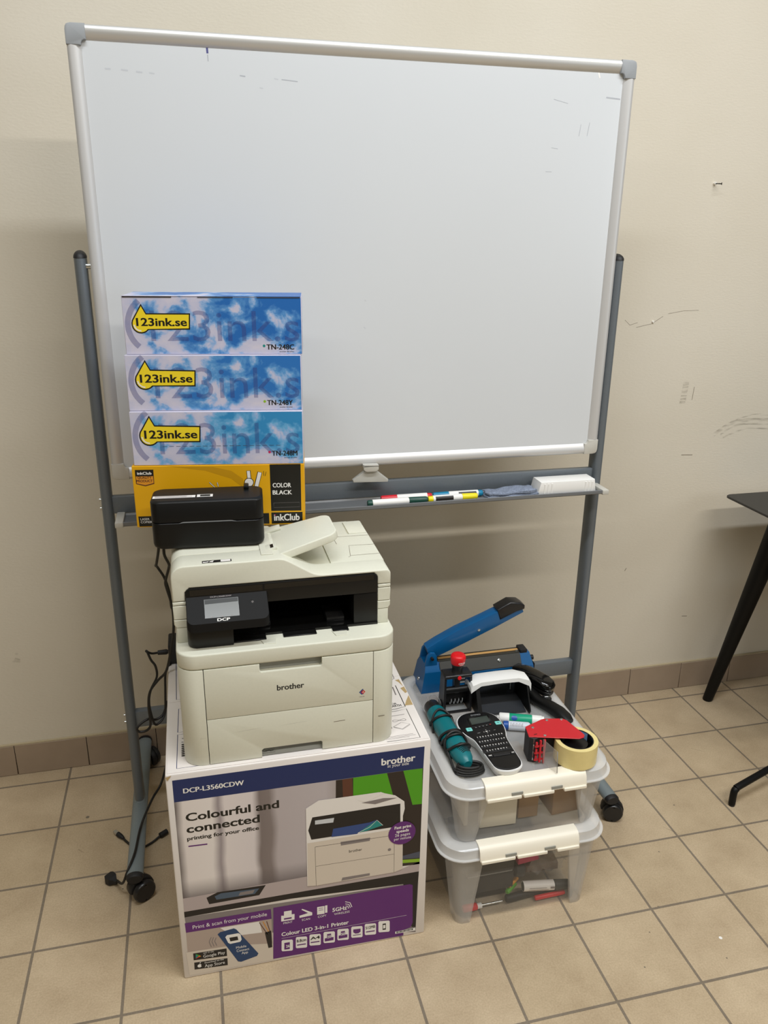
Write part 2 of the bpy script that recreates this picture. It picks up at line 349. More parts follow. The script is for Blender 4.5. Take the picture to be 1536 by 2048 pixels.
# ---------------------------------------------------------------- printed artwork, millimetres on each face
CARTON_ART = [
  ('#','header_band'),
  ('P','navy',1,[(12.5, 507.1), (517.7, 505.0), (516.5, 452.0), (12.4, 456.0)]),
  ('T','whiteb',2,'DCP-L3560CDW',31.6,147.2,474.1,11.0),
  ('#','brand_lettering'),
  ('T','whiteb',2,'brother',426.4,498.3,473.3,16.1),
  ('T','white',2,'at your side',439.2,484.7,465.7,7.6),
  ('#','cover_picture'),
  ('P','office',1,[(12.4, 456.0), (516.5, 452.0), (515.1, 200.1), (266.6, 218.4), (12.2, 216.8)]),
  ('P','pdark',2,[(331.3, 452.9), (516.5, 452.0), (515.1, 200.1), (327.1, 212.7)]),
  ('P','pbrown',3,[(344.5, 452.4), (365.3, 452.4), (367.1, 390.3), (346.0, 394.2)]),
  ('P','pgreen',3,[(367.2, 453.0), (438.2, 452.5), (457.0, 373.9), (367.1, 390.3)]),
  ('P','pgreen',3,[(473.2, 452.5), (514.6, 451.5), (516.0, 360.8), (495.0, 362.2)]),
  ('P','pdesk',2,[(12.2, 216.8), (267.8, 219.1), (476.3, 195.7), (514.9, 207.7), (514.0, 180.1), (11.9, 181.8)]),
  ('P','pblack',2,[(11.9, 181.8), (514.0, 180.1), (513.1, 149.7), (232.4, 166.9), (11.9, 167.2)]),
  ('P','pgrey',2,[(11.9, 167.2), (513.6, 149.6), (510.9, 6.5), (14.5, 125.3)]),
  ('P','pblack',3,[(477.0, 164.3), (512.4, 162.7), (510.5, 21.7), (501.1, 24.0)]),
  ('P','plime',3,[(475.9, 219.8), (515.1, 215.1), (514.9, 206.6), (476.0, 210.8)]),
  ('P','pslate',4,[(475.6, 230.8), (514.6, 235.2), (514.6, 217.7), (475.8, 221.8)]),
  ('P','pblack',3,[(58.7, 208.7), (81.3, 218.0), (180.3, 215.4), (166.0, 191.7), (63.1, 190.8)]),
  ('P','pglass',4,[(75.2, 208.8), (88.5, 214.0), (166.8, 209.6), (156.8, 197.2), (78.4, 199.4)]),
  ('P','pgrey',5,[(127.2, 207.8), (157.3, 208.3), (153.1, 199.5), (123.1, 200.0)]),
  ('#','pictured_printer'),
  ('P','pwhite',8,[(268.5, 394.7), (295.0, 410.3), (351.8, 409.1), (421.2, 408.1), (433.0, 403.7), (456.6, 394.0), (476.8, 375.0), (478.0, 356.0), (474.3, 337.7), (476.3, 195.7), (457.9, 190.6), (285.6, 191.2), (267.2, 193.7)]),
  ('P','pcream',9,[(269.6, 306.5), (474.2, 306.7), (476.3, 195.7), (457.9, 190.6), (285.6, 191.2), (268.0, 193.6)]),
  ('P','pblack',9,[(281.2, 370.4), (468.1, 370.9), (469.2, 312.4), (278.2, 314.2), (272.2, 338.8)]),
  ('P','pgrey',10,[(384.5, 388.1), (431.1, 391.6), (460.7, 387.2), (413.7, 379.5)]),
  ('P','pwhite',10,[(376.7, 395.4), (425.1, 408.4), (433.7, 403.6), (394.1, 389.1)]),
  ('P','plcd',10,[(286.7, 361.5), (326.6, 360.9), (324.6, 349.6), (286.5, 351.4)]),
  ('P','pblue',10,[(324.4, 333.3), (402.2, 334.8), (417.9, 338.9), (374.8, 310.3), (320.4, 312.9)]),
  ('P','pteal',11,[(376.8, 312.7), (417.9, 338.0), (430.7, 322.2), (394.4, 314.0)]),
  ('L','white',12,[(376.8, 312.7), (402.3, 323.0), (417.9, 338.0), (430.7, 322.2)],0.9),
  ('P','pgrey',10,[(339.6, 296.3), (403.6, 295.0), (402.5, 286.6), (340.3, 286.6)]),
  ('L','pblack',10,[(285.4, 293.9), (456.3, 290.9)],0.7),
  ('L','pblack',10,[(285.4, 293.9), (286.3, 191.0)],0.6),
  ('L','pblack',10,[(456.3, 290.9), (457.1, 190.8)],0.6),
  ('L','pblack',10,[(286.5, 242.9), (457.1, 240.5)],0.6),
  ('P','pgrey',10,[(342.9, 200.4), (402.9, 199.9), (403.0, 193.4), (340.8, 192.4)]),
  ('T','black',11,'brother',357.8,385.9,264.6,6.7),
  ('C','pgrey',11,446.0,254.6,3.6),
  ('#','slogan_lettering'),
  ('T','blackb',2,'Colourful and',31.8,214.2,407.0,18.3),
  ('T','blackb',2,'connected',31.5,174.4,378.7,18.4),
  ('T','blackb',2,'printing for your office',30.9,172.2,360.2,8.9),
  ('P','purple',2,[(32.1, 347.4), (69.0, 345.9), (68.8, 342.7), (31.9, 344.3)]),
  ('#','speed_badge'),
  ('C','purple',14,473.2,293.9,30.1),
  ('T','whiteb',15,'Fast print',456.5,493.2,306.3,7.2),
  ('T','whiteb',15,'speeds',460.7,488.1,296.1,7.3),
  ('T','white',15,'26 pages',457.6,491.2,286.1,7.2),
  ('T','white',15,'per minute',455.7,493.4,276.6,6.8),
  ('#','feature_panel'),
  ('P','purple',4,[(193.9, 150.8), (493.9, 148.8), (500.7, 144.8), (503.3, 36.8), (498.9, 24.5), (481.9, 19.5), (482.3, 3.8), (188.9, 8.6)]),
  ('P','white',5,[(209.7, 125.6), (215.5, 124.2), (215.9, 135.7), (232.3, 135.4), (232.0, 124.4), (238.2, 123.9), (237.8, 108.8), (209.2, 109.5)]),
  ('P','purple',6,[(215.2, 113.2), (231.6, 112.8), (231.8, 116.9), (215.3, 117.2)]),
  ('T','white',5,'PRINT',213.7,233.3,100.8,5.5),
  ('P','white',5,[(248.6, 116.4), (248.5, 110.4), (276.2, 111.5), (276.4, 119.1), (255.0, 134.2), (253.3, 132.0), (267.3, 119.7)]),
  ('T','white',5,'SCAN',253.4,271.2,100.5,5.5),
  ('P','white',5,[(292.5, 131.6), (309.6, 131.7), (309.3, 111.4), (292.1, 111.3)]),
  ('P','purple',6,[(286.5, 132.9), (304.4, 131.9), (304.1, 108.5), (286.1, 109.7)]),
  ('P','white',7,[(287.3, 131.8), (303.2, 131.1), (302.9, 109.8), (286.9, 110.5)]),
  ('L','purple',8,[(290.4, 127.0), (300.3, 126.7)],1.2),
  ('L','purple',8,[(290.3, 121.9), (300.3, 121.6)],1.2),
  ('T','white',5,'COPY',288.4,307.2,101.0,5.6),
  ('T','whiteb',5,'5GHz',320.5,352.4,110.2,10.2),
  ('T','white',5,'WIRELESS',324.1,358.5,100.1,5.6),
  ('L','white',5,[(349.6, 119.9), (354.5, 118.8), (356.1, 111.8)],1.6),
  ('L','white',5,[(348.9, 126.2), (356.9, 122.8), (360.1, 112.9)],1.6),
  ('L','white',5,[(348.9, 132.3), (359.4, 127.4), (363.8, 114.1)],1.6),
  ('T','whiteb',5,'Colour LED 3-in-1 Printer',208.8,356.3,68.2,10.2),
  ('L','white',5,[(208.5, 62.1), (488.3, 61.7)],0.6),
  ('#','feature_icon'),
  ('P','white',5,[(208.3, 54.4), (210.3, 57.0), (230.8, 54.0), (232.7, 50.9), (232.0, 24.5), (229.9, 22.4), (209.3, 25.5), (207.4, 28.6)]),
  ('P','purple',6,[(214.0, 48.3), (225.9, 47.9), (225.3, 28.2), (213.4, 29.2)]),
  ('T','whiteb',7,'26',217.5,225.1,34.2,7.2),
  ('#','feature_icon'),
  ('P','white',5,[(239.2, 55.6), (241.2, 58.2), (261.9, 55.2), (263.9, 52.1), (263.3, 25.5), (261.2, 23.4), (240.4, 26.5), (238.5, 29.6)]),
  ('T','pblackb',6,'8.8cm',240.9,261.6,42.7,7.7),
  ('L','purple',6,[(241.5, 35.2), (260.7, 34.1)],3.0),
  ('#','feature_icon'),
  ('P','white',5,[(269.1, 55.5), (271.2, 58.1), (292.0, 55.1), (294.0, 52.0), (293.6, 25.3), (291.5, 23.2), (270.6, 26.3), (268.6, 29.5)]),
  ('T','pblackb',6,'A4',270.9,291.8,42.6,7.8),
  ('L','purple',6,[(271.5, 35.0), (290.9, 33.9)],3.0),
  ('#','feature_icon'),
  ('P','white',5,[(300.1, 55.2), (302.2, 57.8), (323.2, 54.8), (325.2, 51.7), (325.0, 24.9), (322.9, 22.8), (301.7, 25.9), (299.7, 29.1)]),
  ('P','purple',6,[(302.7, 39.4), (307.6, 39.2), (307.7, 50.2), (316.7, 50.1), (317.3, 38.9), (322.2, 38.8), (322.1, 29.9), (302.6, 30.5)]),
  ('T','whiteb',7,'250',308.4,316.5,38.3,7.3),
  ('#','feature_icon'),
  ('P','white',5,[(330.9, 55.6), (333.0, 58.2), (354.2, 55.2), (356.3, 52.0), (356.2, 25.2), (354.1, 23.0), (332.7, 26.2), (330.7, 29.3)]),
  ('P','purple',6,[(333.7, 39.7), (338.6, 39.5), (338.7, 50.5), (347.6, 50.5), (348.4, 39.2), (353.3, 39.1), (353.3, 30.1), (333.6, 30.7)]),
  ('T','whiteb',7,'50',339.4,347.6,38.6,7.3),
  ('#','feature_icon'),
  ('P','white',5,[(362.0, 55.4), (364.1, 58.0), (385.5, 55.0), (387.6, 51.8), (387.6, 24.8), (385.5, 22.7), (364.0, 25.9), (361.9, 29.0)]),
  ('P','purple',6,[(366.5, 49.6), (383.0, 48.2), (383.0, 39.2), (378.1, 35.7), (371.5, 36.2), (366.5, 41.1)]),
  ('L','purple',6,[(365.7, 32.4), (383.9, 31.6)],2.0),
  ('#','feature_icon'),
  ('P','white',5,[(392.5, 55.9), (394.6, 58.6), (416.2, 55.5), (418.3, 52.4), (418.5, 25.3), (416.4, 23.1), (394.7, 26.3), (392.6, 29.5)]),
  ('T','pblackb',6,'512MB',394.6,416.3,42.8,7.9),
  ('L','purple',6,[(395.5, 35.1), (415.5, 34.0)],3.0),
  ('#','feature_icon'),
  ('P','white',5,[(423.7, 56.4), (425.7, 59.0), (447.5, 56.0), (449.6, 52.8), (450.0, 25.6), (447.9, 23.4), (426.0, 26.6), (423.9, 29.8)]),
  ('P','pblack',6,[(433.3, 49.8), (440.9, 49.6), (441.1, 31.5), (433.5, 31.7)]),
  ('P','white',7,[(434.6, 45.8), (439.7, 45.7), (439.8, 35.6), (434.7, 35.7)]),
  ('#','mobile_panel'),
  ('P','pbeige',3,[(12.0, 126.0), (189.0, 121.9), (188.1, 7.2), (11.3, 8.0)]),
  ('P','pcream',4,[(8.3, 72.8), (105.1, 68.8), (189.7, 52.8), (188.1, 7.2), (11.3, 8.0)]),
  ('P','pwhite',4,[(81.4, 122.5), (163.1, 120.5), (167.7, 89.0), (106.4, 93.9)]),
  ('P','pblack',5,[(173.4, 87.6), (187.1, 89.4), (187.8, 42.9), (179.5, 42.4)]),
  ('L','pbrown',5,[(163.0, 118.0), (179.0, 81.2)],1.6),
  ('L','porange',5,[(170.8, 118.7), (182.3, 85.5)],1.6),
  ('L','pbrown',5,[(178.5, 117.9), (184.7, 87.4)],1.6),
  ('P','purple',4,[(11.2, 151.8), (188.5, 148.6), (189.0, 121.9), (12.0, 126.0)]),
  ('T','white',5,'Print & scan from your mobile',26.2,179.7,132.5,9.7),
  ('L','pgrey',5,[(71.8, 98.3), (68.2, 89.1), (72.0, 76.0)],1.6),
  ('L','pgrey',5,[(66.6, 100.6), (62.6, 89.5), (66.3, 75.4)],1.6),
  ('L','pgrey',5,[(61.8, 101.8), (56.9, 89.9), (60.6, 75.3)],1.6),
  ('#','pictured_phone'),
  ('P','pphone',6,[(75.3, 106.5), (80.8, 111.2), (109.4, 114.8), (114.1, 111.1), (157.6, 32.8), (154.2, 26.4), (119.9, 18.5), (113.5, 21.2)]),
  ('P','white',7,[(90.5, 95.2), (94.5, 99.8), (118.1, 99.6), (122.5, 95.0), (124.1, 80.4), (120.7, 75.1), (99.6, 74.2), (95.7, 78.3)]),
  ('P','pblack',8,[(98.7, 91.7), (115.8, 91.6), (117.2, 81.1), (100.4, 81.1)]),
  ('T','white',7,'Mobile',111.4,133.0,57.3,6.6),
  ('T','white',7,'Connect',112.1,138.8,48.0,6.6),
  ('T','white',7,'App',122.1,135.7,39.6,6.6),
  ('#','store_badge'),
  ('P','pblack',6,[(22.4, 66.7), (91.4, 63.5), (91.4, 42.5), (22.3, 47.9)]),
  ('P','pteal',7,[(27.5, 63.9), (32.3, 56.6), (26.7, 51.9)]),
  ('P','pgreen',7,[(27.5, 64.9), (35.4, 58.3), (32.3, 56.6)]),
  ('P','red',7,[(26.6, 50.9), (35.1, 54.3), (32.3, 56.6)]),
  ('P','porange',7,[(32.3, 56.6), (35.4, 58.3), (38.2, 55.5), (35.1, 54.3)]),
  ('T','white',7,'GET IT ON',43.1,64.6,60.5,3.5),
  ('T','white',7,'Google Play',42.5,87.6,49.8,8.0),
  ('#','store_badge'),
  ('P','pblack',6,[(22.9, 41.0), (91.9, 36.1), (91.6, 16.5), (22.4, 21.6)]),
  ('C','white',7,33.5,29.6,4.5),
  ('C','pblack',8,38.5,29.8,2.2),
  ('P','white',7,[(33.6, 37.2), (36.5, 40.1), (36.3, 37.6), (34.3, 35.5)]),
  ('T','white',7,'Download on the',44.4,84.0,33.2,4.1),
  ('T','white',7,'App Store',43.7,85.7,22.5,8.1),
  ('#','barcode_label'),
  ('P','white',6,[(462.8, 19.8), (509.7, 20.3), (509.9, 12.2), (462.9, 13.4)]),
  ('L','pblack',7,[(467.1, 19.3), (467.1, 14.5)],2.4),
  ('L','pblack',7,[(470.0, 19.4), (470.1, 14.5)],1.6),
  ('L','pblack',7,[(473.0, 19.4), (473.1, 14.5)],1.6),
  ('L','pblack',7,[(476.0, 19.4), (476.1, 14.6)],2.4),
  ('L','pblack',7,[(479.0, 19.5), (479.1, 14.6)],1.6),
  ('L','pblack',7,[(481.9, 19.5), (482.0, 14.6)],1.6),
  ('L','pblack',7,[(484.9, 19.5), (485.0, 14.6)],2.4),
  ('L','pblack',7,[(487.9, 19.5), (488.0, 14.7)],1.6),
  ('L','pblack',7,[(490.9, 19.6), (491.0, 14.7)],1.6),
  ('L','pblack',7,[(493.9, 19.6), (494.0, 14.7)],2.4),
  ('L','pblack',7,[(496.9, 19.6), (497.0, 14.8)],1.6),
  ('L','pblack',7,[(499.9, 19.7), (500.0, 14.8)],1.6),
  ('L','pblack',7,[(502.9, 19.7), (503.0, 14.8)],2.4),
]
TONER_C_ART = [
  ('#','watermark'),
  ('T','mark',1,'123ink.s',50.2,335.8,26.1,57.8),
  ('L','mark',1,[(31.7, 101.8), (25.8, 96.6), (20.6, 90.7), (16.2, 84.2), (12.8, 77.2), (10.2, 69.9), (8.7, 62.3), (8.3, 54.7), (8.8, 47.1), (10.5, 39.8), (13.1, 32.8), (16.7, 26.3), (21.2, 20.4), (26.6, 15.2)],11.0),
  ('#','drop_logo'),
  ('P','black',2,[(35.7, 96.2), (44.4, 78.6), (127.4, 78.6), (125.3, 47.8), (47.1, 47.3), (43.0, 43.7), (38.3, 41.3), (33.1, 40.3), (28.0, 40.8), (23.4, 42.7), (19.5, 46.0), (16.8, 50.2), (15.4, 55.2), (15.3, 60.4), (16.7, 65.6)]),
  ('P','logoy',3,[(35.5, 91.8), (43.3, 76.2), (124.8, 76.1), (123.0, 50.3), (45.3, 48.9), (41.8, 45.7), (37.7, 43.6), (33.2, 42.8), (28.7, 43.2), (24.7, 44.9), (21.3, 47.7), (18.9, 51.4), (17.7, 55.7), (17.7, 60.3), (18.9, 64.8)]),
  ('L','pwhite',4,[(20.0, 56.7), (21.3, 52.1), (24.1, 48.4), (28.1, 46.0), (32.8, 45.2)],2.6),
  ('T','blackb',4,'123ink.se',24.6,120.0,54.9,14.6),
  ('#','model_lettering'),
  ('T','blackb',2,'TN-248C',271.4,324.9,9.8,9.9),
  ('C','pteal',2,266.3,16.8,2.6),
  ('T','black',2,'enolder Brother',296.4,324.9,4.6,2.4),
]
TONER_Y_ART = [
  ('#','watermark'),
  ('T','mark',1,'123ink.s',53.9,336.9,25.5,60.7),
  ('L','mark',1,[(34.4, 106.9), (28.1, 101.6), (22.5, 95.5), (17.8, 88.7), (14.1, 81.4), (11.3, 73.7), (9.7, 65.7), (9.1, 57.6), (9.7, 49.6), (11.4, 41.8), (14.2, 34.4), (18.1, 27.4), (23.0, 21.2), (28.7, 15.7)],11.0),
  ('#','drop_logo'),
  ('P','black',2,[(38.7, 100.9), (47.9, 82.2), (134.9, 80.6), (132.8, 48.7), (50.7, 49.3), (46.3, 45.5), (41.2, 43.1), (35.8, 42.1), (30.3, 42.7), (25.3, 44.8), (21.2, 48.2), (18.3, 52.8), (16.8, 58.0), (16.7, 63.6), (18.2, 69.0)]),
  ('P','logoy',3,[(38.4, 96.3), (46.8, 79.7), (132.3, 78.1), (130.4, 51.3), (48.8, 51.0), (45.1, 47.7), (40.6, 45.5), (35.8, 44.7), (31.1, 45.2), (26.8, 47.0), (23.2, 50.0), (20.6, 54.0), (19.3, 58.6), (19.3, 63.4), (20.6, 68.2)]),
  ('L','pwhite',4,[(21.7, 59.6), (23.1, 54.7), (26.2, 50.8), (30.4, 48.2), (35.4, 47.3)],2.6),
  ('T','blackb',4,'123ink.se',26.6,127.3,56.9,15.4),
  ('#','model_lettering'),
  ('T','blackb',2,'TN-248Y',272.1,322.6,10.6,10.0),
  ('C','plime',2,267.0,18.0,2.6),
  ('T','black',2,'enolder Brother',296.6,322.6,5.3,2.4),
]
TONER_M_ART = [
  ('#','watermark'),
  ('T','mark',1,'123ink.s',54.6,334.0,23.2,63.8),
  ('L','mark',1,[(33.6, 109.2), (27.1, 103.6), (21.4, 97.1), (16.6, 90.0), (12.8, 82.3), (10.0, 74.1), (8.4, 65.7), (8.0, 57.2), (8.7, 48.8), (10.6, 40.5), (13.6, 32.7), (17.7, 25.4), (22.7, 18.9), (28.7, 13.1)],11.0),
  ('#','drop_logo'),
  ('P','black',2,[(38.1, 102.8), (47.9, 83.0), (137.6, 81.1), (135.5, 47.5), (51.0, 48.4), (46.6, 44.4), (41.4, 41.8), (35.7, 40.8), (30.1, 41.4), (24.9, 43.6), (20.6, 47.3), (17.5, 52.1), (15.9, 57.6), (15.8, 63.5), (17.3, 69.2)]),
  ('P','logoy',3,[(37.9, 98.0), (46.7, 80.4), (134.9, 78.4), (133.0, 50.2), (49.1, 50.1), (45.2, 46.7), (40.7, 44.4), (35.8, 43.5), (30.8, 44.1), (26.3, 46.0), (22.6, 49.2), (19.9, 53.3), (18.5, 58.2), (18.4, 63.3), (19.7, 68.3)]),
  ('L','pwhite',4,[(21.0, 59.3), (22.5, 54.1), (25.7, 49.9), (30.1, 47.2), (35.3, 46.2)],2.6),
  ('T','blackb',4,'123ink.se',26.1,129.8,56.2,16.2),
  ('#','model_lettering'),
  ('T','blackb',2,'TN-248M',277.6,328.7,17.8,10.3),
  ('C','pmagenta',2,272.6,25.4,2.6),
  ('T','black',2,'enolder Brother',302.3,328.7,12.3,2.5),
]
YELLOW_ART = [
  ('#','colour_panel'),
  ('P','black',1,[(276.4, 131.7), (339.5, 131.9), (338.9, 30.6), (276.3, 30.9)]),
  ('T','whiteb',2,'COLOR',281.2,318.9,82.5,9.1),
  ('T','whiteb',2,'BLACK',280.9,320.1,66.8,9.2),
  ('L','pgrey',2,[(281.8, 48.3), (335.2, 49.0), (335.6, 39.0), (282.2, 38.3), (281.8, 48.3)],0.4),
  ('#','brand_panel'),
  ('P','black',1,[(276.2, 27.4), (341.1, 27.6), (340.9, 3.8), (276.5, 2.5)]),
  ('T','whiteb',2,'inkClub',281.8,334.6,9.4,14.2),
  ('C','pmagenta',3,284.0,21.8,1.4),
  ('#','machine_panel'),
  ('P','black',1,[(4.3, 24.5), (271.3, 26.3), (271.6, 2.7), (4.9, 2.2)]),
  ('T','white',2,'LASER',8.2,26.5,16.1,4.6),
  ('T','white',2,'COPIER',8.2,31.2,9.6,4.6),
  ('#','quality_badge'),
  ('P','pbrown',1,[(6.3, 124.2), (42.9, 124.4), (42.5, 94.2), (24.4, 89.4), (6.2, 94.4)]),
  ('P','black',2,[(6.3, 124.2), (42.9, 124.4), (42.1, 111.2), (6.2, 111.0)]),
  ('P','porange',2,[(7.6, 110.4), (41.0, 110.7), (41.3, 96.2), (24.6, 91.7), (7.6, 96.0)]),
  ('T','whiteb',3,'inkClub',10.3,38.7,114.2,5.5),
  ('T','pbrownb',3,'QUALITY',10.2,38.3,105.6,4.9),
  ('T','pbrownb',3,'PRODUCT',7.8,39.5,98.3,5.0),
  ('#','hand_drawing'),
  ('P','shade',1,[(69.7, 131.5), (162.2, 128.2), (198.3, 119.5), (221.3, 102.1), (223.2, 80.8), (197.6, 102.8), (146.2, 120.8)]),
  ('L','black',2,[(233.0, 119.3), (234.0, 101.8)],8.5),
  ('L','black',2,[(256.1, 115.9), (244.2, 73.1)],9.5),
  ('L','pwhite',3,[(232.9, 118.7), (233.9, 101.2)],6.3),
  ('L','pwhite',3,[(256.1, 115.3), (244.2, 71.6)],7.3),
  ('C','black',4,233.2,94.2,9.8),
  ('C','pwhite',5,233.2,94.2,8.5),
  ('P','pwhite',3,[(227.4, 87.8), (244.6, 84.5), (248.1, 67.2), (228.0, 67.8)]),
  ('L','black',2,[(153.1, 95.5), (163.1, 85.0)],2.6),
  ('L','pwhite',3,[(153.1, 95.5), (163.1, 85.0)],1.4),
  ('L','black',2,[(168.8, 95.1), (170.5, 86.5)],2.6),
  ('L','pwhite',3,[(168.8, 95.1), (170.5, 86.5)],1.4),
  ('L','black',2,[(263.6, 118.0), (263.9, 108.1)],0.8),
  ('L','black',2,[(268.9, 116.4), (266.5, 107.2)],0.8),
]

# ================================================================ the room
mb = MB(); mb.box(-2.6, 3.2, 0.0, 0.12, 0, 3.0, 'wall_paint')
fw_ = frame((0, 0, 0), (1, 0, 0), (0, 0, 1))
# scuffs and hairline scratches on the paint
for k, (c0, c1, c2, wd) in enumerate([((1.215, .915), (1.29, .955), (1.42, .955), .012), ((1.24, .915), (1.30, .945), (1.42, .94), .006), ((1.25, .905), (1.33, .93), (1.42, .925), .005), ((1.29, .962), (1.35, .975), (1.41, .97), .004)]):
    P = smooth_path([(*c0, 0), (*c1, 0), (*c2, 0)], 6); put_line(mb, fw_, 1+k, [(p.x, p.y) for p in P], wd, 'smudge')
put_poly(mb, fw_, 1, [(1.078, 1.02), (1.098, 1.02), (1.102, 1.085), (1.082, 1.088)], 'smudge')
for L, wd in [([(.861, 1.274), (.879, 1.259), (.903, 1.266)], .0011), ([(.90, 1.252), (.95, 1.262), (.984, 1.283)], .0011), ([(1.0, 1.29), (1.05, 1.298), (1.10, 1.299)], .001), ([(1.12, 1.03), (1.122, 1.07)], .0015),
              ([(1.11, .855), (1.15, .853)], .002), ([(1.2, .28), (1.22, .278)], .002), ([(.96, .47), (.965, .48)], .002)]: put_line(mb, fw_, 1, L, wd, 'scuff_dark')
put_poly(mb, fw_, 1, [(-.915, .365), (-.895, .36), (-.893, .372), (-.905, .378)], 'smudge')
for x, z, r_ in [(.94, 1.271, .0025), (1.43, 1.14, .004), (1.46, 1.62, .003), (1.083, 1.665, .002), (-.9, .39, .004), (-.62, 1.455, .002), (-.55, .28, .003)]: put_disc(mb, fw_, 1, (x, z), r_, 'scuff', 10)
mb.build('wall_back', None, kind='structure')
mb = MB(); mb.box(-2.6, 3.2, -5.0, 0.12, -0.05, 0, 'floor_tile')
ff = frame((0, 0, 0), (1, 0, 0), (0, 1, 0))
for x, y, r_ in [(.62, -.86, .003), (.69, -1.02, .002), (.72, -.70, .002), (.5, -1.0, .002), (.86, -.55, .0025), (.93, -.98, .0025), (-.73, -.24, .005), (-.62, -.52, .002), (1.05, -.75, .002), (.56, -.92, .0018)]: put_disc(mb, ff, 1, (x, y), r_, 'scuff_dark', 8)
for L in [[(.78, -.62), (.83, -.68)], [(-.74, -.36), (-.725, -.375)], [(1.06, -.33), (1.10, -.36)], [(.95, -.26), (1.03, -.25)]]: put_line(mb, ff, 1, L, .002, 'scuff')
put_disc(mb, ff, 1, (.71, -.97), .004, 'white', 10)
mb.build('floor', None, kind='structure')
mb = MB(); x = -2.521; mb.box(-2.6, 3.2, -0.0055, -0.0001, 0, 0.0985, 'base_grout')
while x < 3.0:
    mb.box(x+.001, x+.196, -0.0095, -0.0056, .001, .0985, 'tile_base', .0008, 1); x += .197
mb.box(-2.6, 3.2, -0.008, -0.0001, .0987, .1025, 'caulk')
mb.build('baseboard_back', None, kind='structure')

# wall plug with a crooked nail, and a screw head
t = thing('wall_plug', 'small white wall plug with a bent nail, right of the whiteboard', 'nail', (1.097, 0, 1.645))
MB().cyl((1.093, .004, 1.646), (1.093, -.007, 1.647), .0045, 'screw_white', 14, .0036).build('plug', t)
MB().tube([(1.093, -.006, 1.646), (1.099, -.022, 1.645), (1.101, -.024, 1.645)], [.0014, .0014, .004], 'pblack', 8).build('nail', t, label='dark nail')
t = tag(MB().cyl((.952, .003, 1.268), (.952, -.004, 1.2685), .0042, 'screw_white', 14, .003).build('wall_screw', None), 'tiny white screw head in the scratched wall beside the stand', 'screw')

# ================================================================ whiteboard on its rolling stand
X0, X1, Z0, Z1 = -.563, .637, .970, 1.872
YF = -.315
wb = thing('mobile_whiteboard', 'large white dry-erase board on a grey rolling stand', 'whiteboard', (.0325, -.295, 0))
mb = MB(); mb.box(X0+.012, X1-.012, YF+.006, YF+.02, Z0+.012, Z1-.012, 'board_white')
mb.build('writing_surface', wb)
fb = frame((0, YF+.006, 0), (1, 0, 0), (0, 0, 1))
for L, wd, m in [([(-.301, 1.846), (-.3005, 1.836)], .004, 'ink_blue'), ([(-.3005, 1.834), (-.3, 1.822)], .002, 'ink_grey'), ([(-.239, 1.80), (-.228, 1.799)], .0025, 'ink_grey'), ([(-.155, 1.797), (-.122, 1.795)], .0018, 'ink_grey'), ([(-.17, 1.798), (-.162, 1.797)], .002, 'ink_faint'),
                 ([(.574, 1.797), (.609, 1.795)], .003, 'ink_grey'), ([(.515, 1.716), (.518, 1.74)], .0012, 'ink_grey'), ([(.535, 1.717), (.539, 1.745)], .0012, 'ink_grey'), ([(.447, 1.788), (.482, 1.781)], .001, 'ink_grey'), ([(.45, 1.69), (.466, 1.688)], .001, 'ink_grey'), ([(.44, 1.64), (.455, 1.64)], .001, 'ink_grey'),
                 ([(-.498, 1.799), (-.487, 1.799)], .003, 'ink_faint'), ([(-.468, 1.799), (-.455, 1.798)], .003, 'ink_faint'), ([(-.44, 1.797), (-.428, 1.796)], .003, 'ink_faint'), ([(-.415, 1.796), (-.405, 1.795)], .0025, 'ink_faint'), ([(.018, 1.30), (.022, 1.296)], .002, 'ink_faint'),
                 ([(.02, 1.36), (.023, 1.357)], .002, 'ink_faint'), ([(.55, 1.846), (.554, 1.835)], .003, 'white'), ([(-.2, 1.78), (-.193, 1.779)], .002, 'ink_faint')]:
    mb = MB(); put_line(mb, fb, 1, L, wd, m); mb.build('pen_mark', wb, label='blue pen mark' if m == 'ink_blue' else 'faint pen mark', recalc=False)
# frame profile: rounded aluminium channel
def rail(p0, p1, inward, name, m):
    p0 = V(p0); p1 = V(p1); t = (p1-p0).normalized(); i = V(inward); n = V((0, -1, 0))
    prof = [(0, -.022), (0, -.002), (.003, .001), (.008, .0025), (.016, .001), (.023, -.003), (.026, -.006), (.026, -.022)]
    loops = [[p+i*a+n*b for a, b in prof] for p in (p0, p1)]
    MB().loft(loops, m, True, True).build(name, wb)
c = .036
rail((X0+c, YF, Z1), (X1-c, YF, Z1), (0, 0, -1), 'frame_rail', 'alu'); rail((X0+c, YF, Z0), (X1-c, YF, Z0), (0, 0, 1), 'frame_rail', 'alu_side')
rail((X0, YF, Z0+c), (X0, YF, Z1-c), (1, 0, 0), 'frame_rail', 'alu_side'); rail((X1, YF, Z0+c), (X1, YF, Z1-c), (-1, 0, 0), 'frame_rail', 'alu_side')
for cx, cz, sx, sz, m in [(X0, Z1, 1, -1, 'corner_grey'), (X1, Z1, -1, -1, 'corner_grey'), (X0, Z0, 1, 1, 'corner_light'), (X1, Z0, -1, 1, 'corner_light')]:
    o_ = -.0008; P = [(o_+.012, o_), (o_+.0065, o_+.0012), (o_+.0030, o_+.0030), (o_+.0012, o_+.0065), (o_, o_+.012), (o_, c), (.026, c), (.0265, .032), (.029, .028), (.033, .0262), (c, .026), (c, o_)]
    fr = frame((cx, YF+.022, cz), (sx, 0, 0), (0, 0, sz)); n = V((0, -1, 0)); fr = (fr[0], fr[1], fr[2], n)
    MB().prism(P, fr, -.0005, .0250, m, .0015, 2).build('corner_cap', wb)
PXL, PXR, PY = -.5835, .6505, -.292
